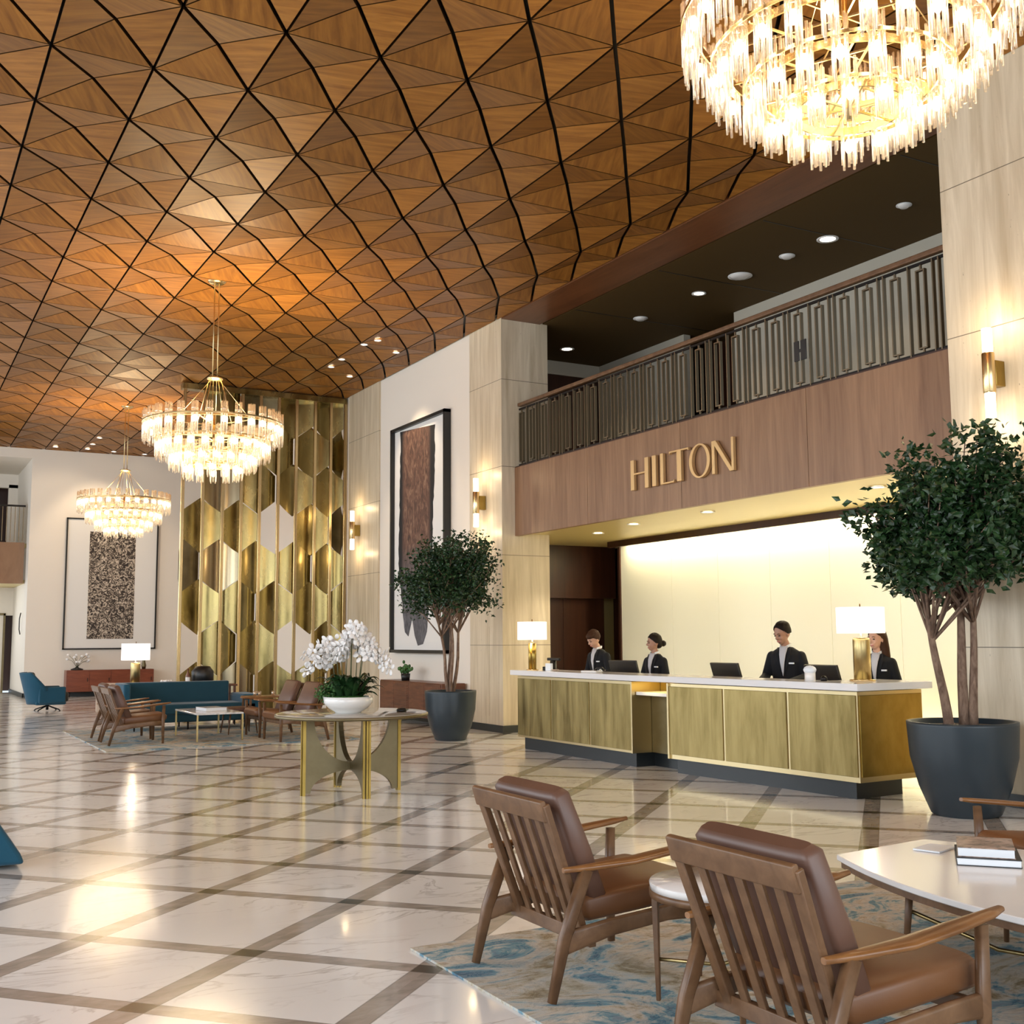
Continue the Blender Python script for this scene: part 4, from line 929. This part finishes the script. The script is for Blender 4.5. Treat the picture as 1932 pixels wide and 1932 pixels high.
# ================================================================ ARMCHAIRS
def armchair(loc, rz, label, group=None, seat='seat_leather'):
    t = thing('armchair', label, 'armchair', loc, rz, group)
    W, A = M['walnut'], M['arm_wood']
    obj('seat_cushion', MB().sweep([(-.20, 0, .335), (-.17, 0, .345), (.10, 0, .365), (.40, 0, .385), (.435, 0, .38)], [.50, .585, .60, .60, .56], [.06, .125, .13, .125, .07], up=(0,0,1), n=12, power=6), M[seat], t)
    bc = [(-.100, .36), (-.115, .385), (-.20, .59), (-.30, .84), (-.31, .865)]
    obj('back_cushion', MB().sweep([(x_, 0, z_) for x_, z_ in bc], [.50, .575, .59, .575, .52], [.05, .11, .12, .105, .06], up=(1,0,0), n=12, power=6), M['leather'], t)
    def bp(s_): return (-.195 - .215*s_, .23 + .585*s_)          # reclining back frame line
    for s_ in (-1, 1):
        y0 = s_*.278; (xa, za), (xb, zb) = bp(0), bp(1)
        obj('back_stile', MB().bar((xa, y0, za), (xb, s_*.305, zb), .05, .034, up=(1,0,.35)), W, t, .006)
        y1 = s_*.350
        obj('leg', MB().sweep([(-.405, y1, 0), (-.34, y1, .25), (-.225, y1, .53)], [.030, .034, .036], [.036, .058, .060], up=(1,0,0), n=5, power=5), W, t)
        obj('leg', MB().sweep([(.37, y1, 0), (.365, y1, .30), (.375, y1, .56)], [.028, .034, .032], [.034, .052, .044], up=(1,0,0), n=5, power=5), W, t)
        obj('side_rail', MB().sweep([(-.345, y1, .235), (-.10, y1, .275), (.20, y1, .300), (.37, y1, .300)], [.030]*4, [.10, .075, .07, .085], up=(0,0,1), n=5, power=5), W, t)
        obj('armrest', MB().sweep([(-.335, y1-s_*.012, .535), (-.20, y1, .538), (.0, y1+s_*.012, .548), (.22, y1+s_*.015, .572), (.40, y1+s_*.008, .590), (.475, y1, .600)], [.026, .052, .092, .086, .058, .032], [.022, .030, .030, .030, .028, .020], n=10, power=2.6), A, t)
    xb, zb = bp(1); obj('top_rail', MB().sweep([(xb-.003, -.322, zb-.03), (xb-.003, .322, zb-.03)], [.030]*2, [.095]*2, up=(-.3,0,1), n=5, power=8), W, t, .004)
    xa, za = bp(0); obj('back_rail', MB().bar((xa, -.35, za), (xa, .35, za), .035, .06), W, t, .004)
    obj('seat_rail', MB().bar((.345, -.345, .29), (.345, .345, .29), .03, .055), W, t, .004)
    for k_ in range(5):
        yk = -.196 + k_*.098; (xa, za), (xb, zb) = bp(.03), bp(.93)
        obj('back_slat', MB().bar((xa+.004, yk*.95, za), (xb+.004, yk, zb), .042, .016, up=(1,0,.35)), W, t, .003)
    return t
armchair((2.955, 4.605, .019), 0, 'slat-backed leather armchair nearest the lobby floor, standing alone on the rug corner', 'near slat-backed armchairs')
ch0 = bpy.data.objects['armchair']
def place_chair(x, y, rz, label, group): return dup(ch0, label, (x, y, .019), rz, group)
place_chair(2.925, 3.03, 0, 'nearest slat-backed leather armchair, cut by the bottom edge beside the coffee table', 'near slat-backed armchairs')
place_chair(5.78, 4.03, PI-.30, 'leather armchair cut by the right edge behind the coffee table, below the big pot', 'near slat-backed armchairs')
place_chair(3.42, 17.94, 0, 'far armchair with slatted back, nearer one of the pair left of the blue sofa', 'far slat-backed armchairs')
place_chair(3.42, 18.82, 0, 'far armchair mostly hidden behind the nearer slatted one left of the blue sofa', 'far slat-backed armchairs')
place_chair(5.70, 17.16, PI+.06, 'far leather armchair nearest the round table, its brown back cushion facing left', 'far slat-backed armchairs')
place_chair(5.67, 18.08, PI+.02, 'far leather armchair second from the round table, before the golden screen', 'far slat-backed armchairs')

# ================================================================ NEAR COFFEE TABLE, SIDE TABLE, BOOKS, RUG
ct = thing('coffee_table', 'low boat-shaped white marble coffee table on a thin dark frame', 'coffee table', (4.66, 3.05, .019))
poly = []
for i in range(25): s_ = -1 + 2*i/24; poly.append((-.70 + .34*s_*s_, -1.34*s_ if False else 1.30*s_))
for i in range(25): s_ = 1 - 2*i/24; poly.append((.70 - .34*s_*s_, 1.38*s_ if i < 12 else 1.30*s_))
poly = poly[::-1]
obj('table_top', MB().prism(poly, .40, .428), M['counter'], ct, .004, 1)
poly2 = [(x_*.97, y_*.985) for x_, y_ in poly]
obj('apron', MB().prism(poly2, .365, .399), M['walnut'], ct)
for sx in (-1, 1):
    for sy in (-1, 1):
        lg = obj('leg', MB().tube([(sx*.34, sy*.85, .37), (sx*.36, sy*.88, 0)], [.020, .013], 10), M['walnut'], ct)
        obj('brace', MB().tube([(sx*.345, sy*.86, .24), (sx*.12, sy*.55, .10), (0, sy*.30, .09)], .010, 8), M['brass'], lg)
obj('stretcher', MB().tube([(0, -.30, .09), (0, .30, .09)], .010, 8), M['brass'], ct)
def book(loc, rz, label, w, d, h, cover):
    t = thing('book', label, 'book', loc, rz, 'books on the coffee table')
    obj('cover', MB().box((-w/2, -d/2, 0), (w/2, d/2, .003)).box((-w/2, -d/2, h-.003), (w/2, d/2, h)).box((w/2-.003, -d/2, 0), (w/2, d/2, h)), cover, t)
    obj('pages', MB().box((-w/2+.004, -d/2+.004, .003), (w/2-.004, d/2-.004, h-.003)), M['white_paper'], t)
k = NT('book_cover'); v = k.coord(); n = k.noise(v, 14, 4, .6, 1.5)
k.link(k.ramp(n, [(.35, (.10,.08,.07)), (.5, (.35,.25,.20)), (.65, (.50,.38,.33))]), k.p.inputs['Base Color']); k.p.inputs['Roughness'].default_value = .3; M['book_cover'] = k.mat
book((4.82, 3.86, .449), .72, 'white-paged book with thin dark covers, lowest of the stack on the near coffee table', .36, .29, .036, M['black'])
book((4.82, 3.87, .486), .70, 'book with a brown pictorial cover on top of the stack on the coffee table', .33, .26, .044, M['book_cover'])
t = thing('leaflet', 'thin pale leaflet lying behind the books on the coffee table', 'leaflet', (4.83, 4.19, .449), .3); obj('sheet', MB().box((-.10, -.07, 0), (.10, .07, .008)), M['white_paper'], t)
st = thing('side_table', 'small round white-topped side table between the two near armchairs', 'side table', (3.13, 3.86, .019))
obj('table_top', MB().lathe([(.001, .48), (.282, .48), (.286, .505), (.282, .512), (.001, .512)], 48), M['marble_top'], st); obj('apron', MB().lathe([(.270, .45), (.286, .45), (.286, .480), (.270, .480)], 48, caps=False), M['walnut'], st)
for k_ in range(3):
    a = R_(130 + 120*k_)
    obj('leg', MB().bar((.270*math.cos(a), .270*math.sin(a), .51), (.262*math.cos(a), .262*math.sin(a), 0), .034, .030, up=(math.cos(a), math.sin(a), 0), w2=.022, h2=.018), M['walnut'], st, .004)
    obj('stretcher', MB().tube([(.26*math.cos(a), .26*math.sin(a), .17), (0, 0, .17)], .008, 8), M['brass'], st)
t = thing('area_rug', 'blue, ochre and cream abstract rug under the near seating', 'rug', (5.2, 2.4, 0)); obj('pile', MB().box((-2.80, -3.4, .001), (3.0, 2.98, .012)), M['rug'], t)
t = thing('area_rug', 'blue and ochre rug under the far seating by the blue sofa', 'rug', (4.9, 18.9, 0)); obj('pile', MB().box((-2.05, -2.1, .001), (1.9, 2.2, .012)), M['rug'], t)

# ================================================================ FAR SEATING
sf = thing('sofa', 'long teal sofa with a tall straight back in the far seating group', 'sofa', (4.75, 20.55, .019))
obj('backrest', MB().box((-1.02, .12, .22), (.86, .32, .80)), M['teal'], sf, .03, 3)
obj('seat', MB().box((-1.0, -.55, .26), (1.18, .14, .44)), M['teal'], sf, .03, 3)
obj('base', MB().box((-.98, -.52, .13), (1.15, .30, .27)), M['teal'], sf, .02, 2)
obj('armrest', MB().box((-1.10, -.5, .20), (-.98, .34, .80)), M['teal_bright'], sf, .03, 3)
obj('armrest', MB().box((.92, -.55, .20), (1.26, .34, .58)), M['teal_bright'], sf, .05, 3)
for lx in (-.9, 0, 1.0):
    for ly in (-.45, .22): obj('leg', MB().tube([(lx, ly, .14), (lx, ly, 0)], [.018, .012], 8), M['black_metal'], sf)
cn = thing('console_table', 'narrow wooden console behind the teal sofa carrying the brass lamp', 'console', (4.85, 21.35, 0))
obj('table_top', MB().box((-1.05, -.20, .70), (1.05, .20, .735)), M['cabinet_wood'], cn, .004, 1)
for lx in (-1, 1):
    for ly in (-.16, .16): obj('leg', MB().bar((lx, ly, .70), (lx, ly, 0), .035, .035, up=(1,0,0)), M['cabinet_wood'], cn)
table_lamp((4.08, 21.35, .735), 'brass cylinder lamp with a white drum shade behind the teal sofa', .50, .30, .42, 'cylinder', .085, power=9)
t = thing('vase', 'black bulbous vase on the console behind the sofa, near the golden screen', 'vase', (5.30, 21.38, .735)); obj('body', MB().lathe([(.001, 0), (.12, 0), (.20, .08), (.20, .24), (.13, .33), (.06, .34), (.05, .33)], 24), M['black'], t)
t = thing('glass_bottle', 'dark bottle with a pale label on the console behind the sofa', 'bottle', (5.02, 21.33, .735)); obj('body', MB().lathe([(.001, 0), (.045, 0), (.045, .17), (.016, .23), (.016, .30), (.001, .30)], 16), M['cabinet_wood'], t); obj('paper', MB().lathe([(.046, .04), (.047, .14)], 16, caps=False), M['white_ceramic'], t)
t = thing('bowl', 'dark bowl heaped with white flowers on the console behind the sofa', 'bowl', (4.62, 21.33, .735)); obj('bowl', MB().lathe([(.001, 0), (.08, 0), (.15, .06), (.14, .06), (.001, .03)], 24), M['black'], t)
fl = MB()
for i in range(16): a = i*2.4; r = .10*math.sqrt(i/16); fl.ball((r*math.cos(a), r*math.sin(a), .075), .024, 8, 6)
obj('flowers', fl, M['petal'], t)
fc = thing('coffee_table', 'far rectangular white-topped table on thin metal legs before the teal sofa', 'coffee table', (4.62, 18.2, .019))
obj('table_top', MB().box((-.36, -.72, .40), (.36, .72, .425)), M['marble_top'], fc, .003, 1)
for lx in (-1, 1):
    for ly in (-1, 1): obj('leg', MB().box((lx*.345-.012, ly*.705-.012, 0), (lx*.345+.012, ly*.705+.012, .40)), M['brass'], fc)
t = thing('book', 'thick pale book lying on the far white-topped coffee table', 'book', (4.66, 18.2, .446), .1); obj('cover', MB().box((-.17, -.24, 0), (.17, .24, .004)).box((-.17, -.24, .046), (.17, .24, .05)), M['white_ceramic'], t); obj('pages', MB().box((-.165, -.235, .004), (.165, .235, .046)), M['white_paper'], t)
bt = thing('side_table', 'wooden side table with small glasses between the sofa and the far right armchairs', 'side table', (5.90, 19.40, .019))
obj('table_top', MB().box((-.36, -.26, .545), (.36, .26, .57)), M['arm_wood'], bt, .004, 1)
for lx in (-1, 1):
    for ly in (-1, 1): obj('leg', MB().bar((lx*.32, ly*.22, .545), (lx*.35, ly*.24, 0), .035, .035, up=(1,0,0), w2=.02, h2=.02), M['walnut'], bt)
obj('shelf', MB().box((-.30, -.2, .30), (.30, .2, .32)), M['walnut'], bt)
for dx in (-.2, -.12, .12): t = thing('drinking_glass', 'small clear glass on the wooden side table by the far armchairs, ' + {-.2: 'leftmost', -.12: 'middle', .12: 'rightmost'}[dx] + ' of three', 'glass', (5.90+dx, 19.35, .591), group='glasses on the far side table'); obj('tumbler', MB().lathe([(.001, 0), (.026, 0), (.032, .08), (.029, .08), (.024, .006), (.001, .006)], 14), M['crystal'], t)
t = thing('footstool', 'low dark leather stool beside the far coffee table', 'stool', (5.28, 18.80, .019)); obj('cushion', MB().box((-.26, -.26, .34), (.26, .26, .43)), M['leather'], t, .03, 3)
for lx in (-1, 1):
    for ly in (-1, 1): obj('leg', MB().tube([(lx*.2, ly*.2, .35), (lx*.24, ly*.24, 0)], [.016, .010], 8), M['walnut'], t)
bg_ = thing('beige_armchair', 'beige upholstered armchair behind the far left armchairs, near the brass lamp', 'armchair', (4.20, 23.3, 0), -.5, scale=.86)
obj('seat', MB().box((-.35, -.35, .2), (.35, .35, .42)), M['beige'], bg_, .04, 3); obj('backrest', MB().box((-.38, -.40, .38), (.38, -.24, .86)), M['beige'], bg_, .05, 3)
for s_ in (-1, 1): obj('armrest', MB().box((s_*.40-.06, -.36, .2), (s_*.40+.06, .32, .60)), M['beige'], bg_, .04, 3)
for lx in (-1, 1):
    for ly in (-1, 1): obj('leg', MB().tube([(lx*.3, ly*.3, .2), (lx*.32, ly*.32, 0)], [.02, .012], 8), M['walnut'], bg_)

def shell_chair(loc, rz, label):
    t = thing('swivel_chair', label, 'lounge chair', loc, rz)
    sh = MB(); rg = []
    for i in range(11):
        s_ = i/10; z = .16 + .70*s_; arc = R_(165 - 75*max(0, s_-.45)/.55); r_in = .30 + .07*s_; xo = -.10*s_ - .08; n = 16; rw = []
        for j in range(n+1):
            a = PI - arc + 2*arc*j/n if False else PI + arc*(2*j/n-1)*.62; rw.append(Vector((xo + r_in*1.1*math.cos(a), r_in*1.15*math.sin(a), z)))
        rg.append(rw)
    vs = [p for r in rg for p in r]; n1_ = 17
    sh.add(vs, [(i*n1_+j, i*n1_+j+1, (i+1)*n1_+j+1, (i+1)*n1_+j) for i in range(10) for j in range(16)], True)
    o = obj('shell', sh, M['teal_bright'], t); sd = o.modifiers.new('solid', 'SOLIDIFY'); sd.thickness = .05; sd.offset = 0
    obj('seat_cushion', MB().box((-.30, -.31, .20), (.40, .31, .42)), M['grey_cushion'], t, .05, 3)
    Tb = Matrix.Translation((-.26, 0, .36)) @ Matrix.Rotation(-.30, 4, 'Y')
    obj('back_cushion', MB().box((-.06, -.27, 0), (.08, .27, .52), T=Tb), M['grey_cushion'], t, .05, 3)
    obj('seat_base', MB().box((-.30, -.34, .14), (.34, .34, .22)), M['teal_bright'], t, .03, 3)
    for s_ in (-1, 1): obj('armrest', MB().box((-.25, s_*.36-.04, .18), (.32, s_*.36+.04, .54)), M['teal_bright'], t, .035, 3)
    for k_ in range(4):
        a = PI/4 + PI/2*k_; obj('leg', MB().tube([(0, 0, .12), (.30*math.cos(a), .30*math.sin(a), .03), (.33*math.cos(a), .33*math.sin(a), 0)], .014, 8), M['black_metal'], t)
    obj('column', MB().tube([(0, 0, .02), (0, 0, .16)], .03, 10), M['black_metal'], t)
    return t
shell_chair((3.38, 27.6, 0), .05, 'blue shell lounge chair with dark cushions standing alone by the far wall')
lc = thing('lounge_chair', 'blue upholstered lounge chair cut off by the left edge of the picture', 'lounge chair', (.42, 8.95, 0), 0)
T = Matrix(((1, 0, 0, 0), (0, 0, -1, 0), (0, 1, 0, 0), (0, 0, 0, 1)))
obj('shell', MB().prism([(-.55, .03), (.53, .03), (.50, .10), (.30, .40), (.10, .74), (.0, .80), (-.12, .78), (-.02, .50), (.10, .40), (-.50, .36)], -.36, .36, T), M['teal_bright'], lc, .03, 3)
obj('seat_cushion', MB().box((-.52, -.32, .36), (.06, .32, .48)), M['grey_cushion'], lc, .04, 3)

cr = thing('sideboard', 'long reddish wooden sideboard under the picture on the far end wall', 'sideboard', (5.85, 33.98, 0))
obj('carcass', MB().box((-1.25, -.22, .14), (1.12, .22, .74)), M['cabinet_red'], cr, .008, 1)
for k_ in range(4):
    x0 = -1.22 + .58*k_; dd = obj('door', MB().box((x0+.004, -.236, .17), (x0+.572, -.222, .715)), M['cabinet_red'], cr); obj('handle', MB().box((x0+.52, -.25, .42), (x0+.535, -.236, .52)), M['black_metal'], dd)
for lx in (-1.15, 1.02):
    for ly in (-.17, .17): obj('leg', MB().tube([(lx, ly, .14), (lx, ly, 0)], .02, 8), M['black_metal'], cr)
fv = thing('flower_vase', 'small vase of dark-centred blossoms on the far sideboard', 'vase', (4.90, 33.95, .74))
obj('vase', MB().lathe([(.001, 0), (.16, 0), (.17, .03), (.05, .07), (.04, .09)], 20), M['black'], fv)
fs_ = MB(); rp = random.Random(2); fb = MB()
for i in range(14):
    e = Vector((rp.uniform(-.28, .32), rp.uniform(-.1, .1), rp.uniform(.22, .50))); fs_.tube([(0,0,.07), e*.5+Vector((0,0,.1)), e], .005, 5); fb.ball(e, (.045,.045,.035), 8, 6)
obj('stems', fs_, M['stem'], fv); obj('blossoms', fb, M['petal'], fv)
t = thing('figurine', 'small dark figurine at the right end of the far sideboard', 'figurine', (6.72, 33.95, .74)); obj('body', MB().lathe([(.05, 0), (.07, .10), (.04, .22), (.065, .30), (.03, .38), (.001, .40)], 14), M['bronze_leg'], t)

c2 = thing('sideboard', 'dark walnut sideboard with carved doors beneath the tall painting on the right wall', 'sideboard', (8.77, 19.25, 0))
obj('carcass', MB().box((-.22, -1.38, .14), (.24, 1.38, .77)), M['cabinet_wood'], c2, .008, 1)
for k_ in range(4):
    y0 = -1.36 + .68*k_; dd = obj('door', MB().box((-.236, y0+.006, .17), (-.222, y0+.674, .745)), M['cabinet_wood'], c2, .003, 1)
    bb = MB()
    for i in range(12): bb.box((-.243, y0+.05, .20+i*.043), (-.236, y0+.63, .225+i*.043))
    if k_ % 2 == 0: obj('carving', bb, M['cabinet_wood'], dd)
for ly in (-1.3, 1.3):
    for lx in (-.17, .19): obj('leg', MB().tube([(lx, ly, .14), (lx, ly, 0)], .016, 8), M['brass_frame'], c2)
sp_ = thing('potted_succulent', 'small succulent in a dark pot on the walnut sideboard', 'potted plant', (8.72, 19.80, .77))
obj('pot', MB().lathe([(.001, 0), (.075, 0), (.09, .13), (.08, .13), (.001, .11)], 20), M['black'], sp_)
su = MB(); rp = random.Random(6)
for i in range(34): su.ball((rp.gauss(0,.06), rp.gauss(0,.06), .16+abs(rp.gauss(0,.06))), (.028,.028,.036), 7, 5)
obj('leaves', su, M['leaf_light'], sp_)
t = thing('wall_ornament', 'narrow dark wall handle on the pale return wall at the far left', 'wall fitting', (3.54, 35.3, 1.75)); obj('handle', MB().sweep([(-.02, 0, 0), (-.05, 0, .15), (-.05, 0, .45), (-.02, 0, .62)], [.03]*4, [.03]*4, up=(0,1,0)), M['black'], t)
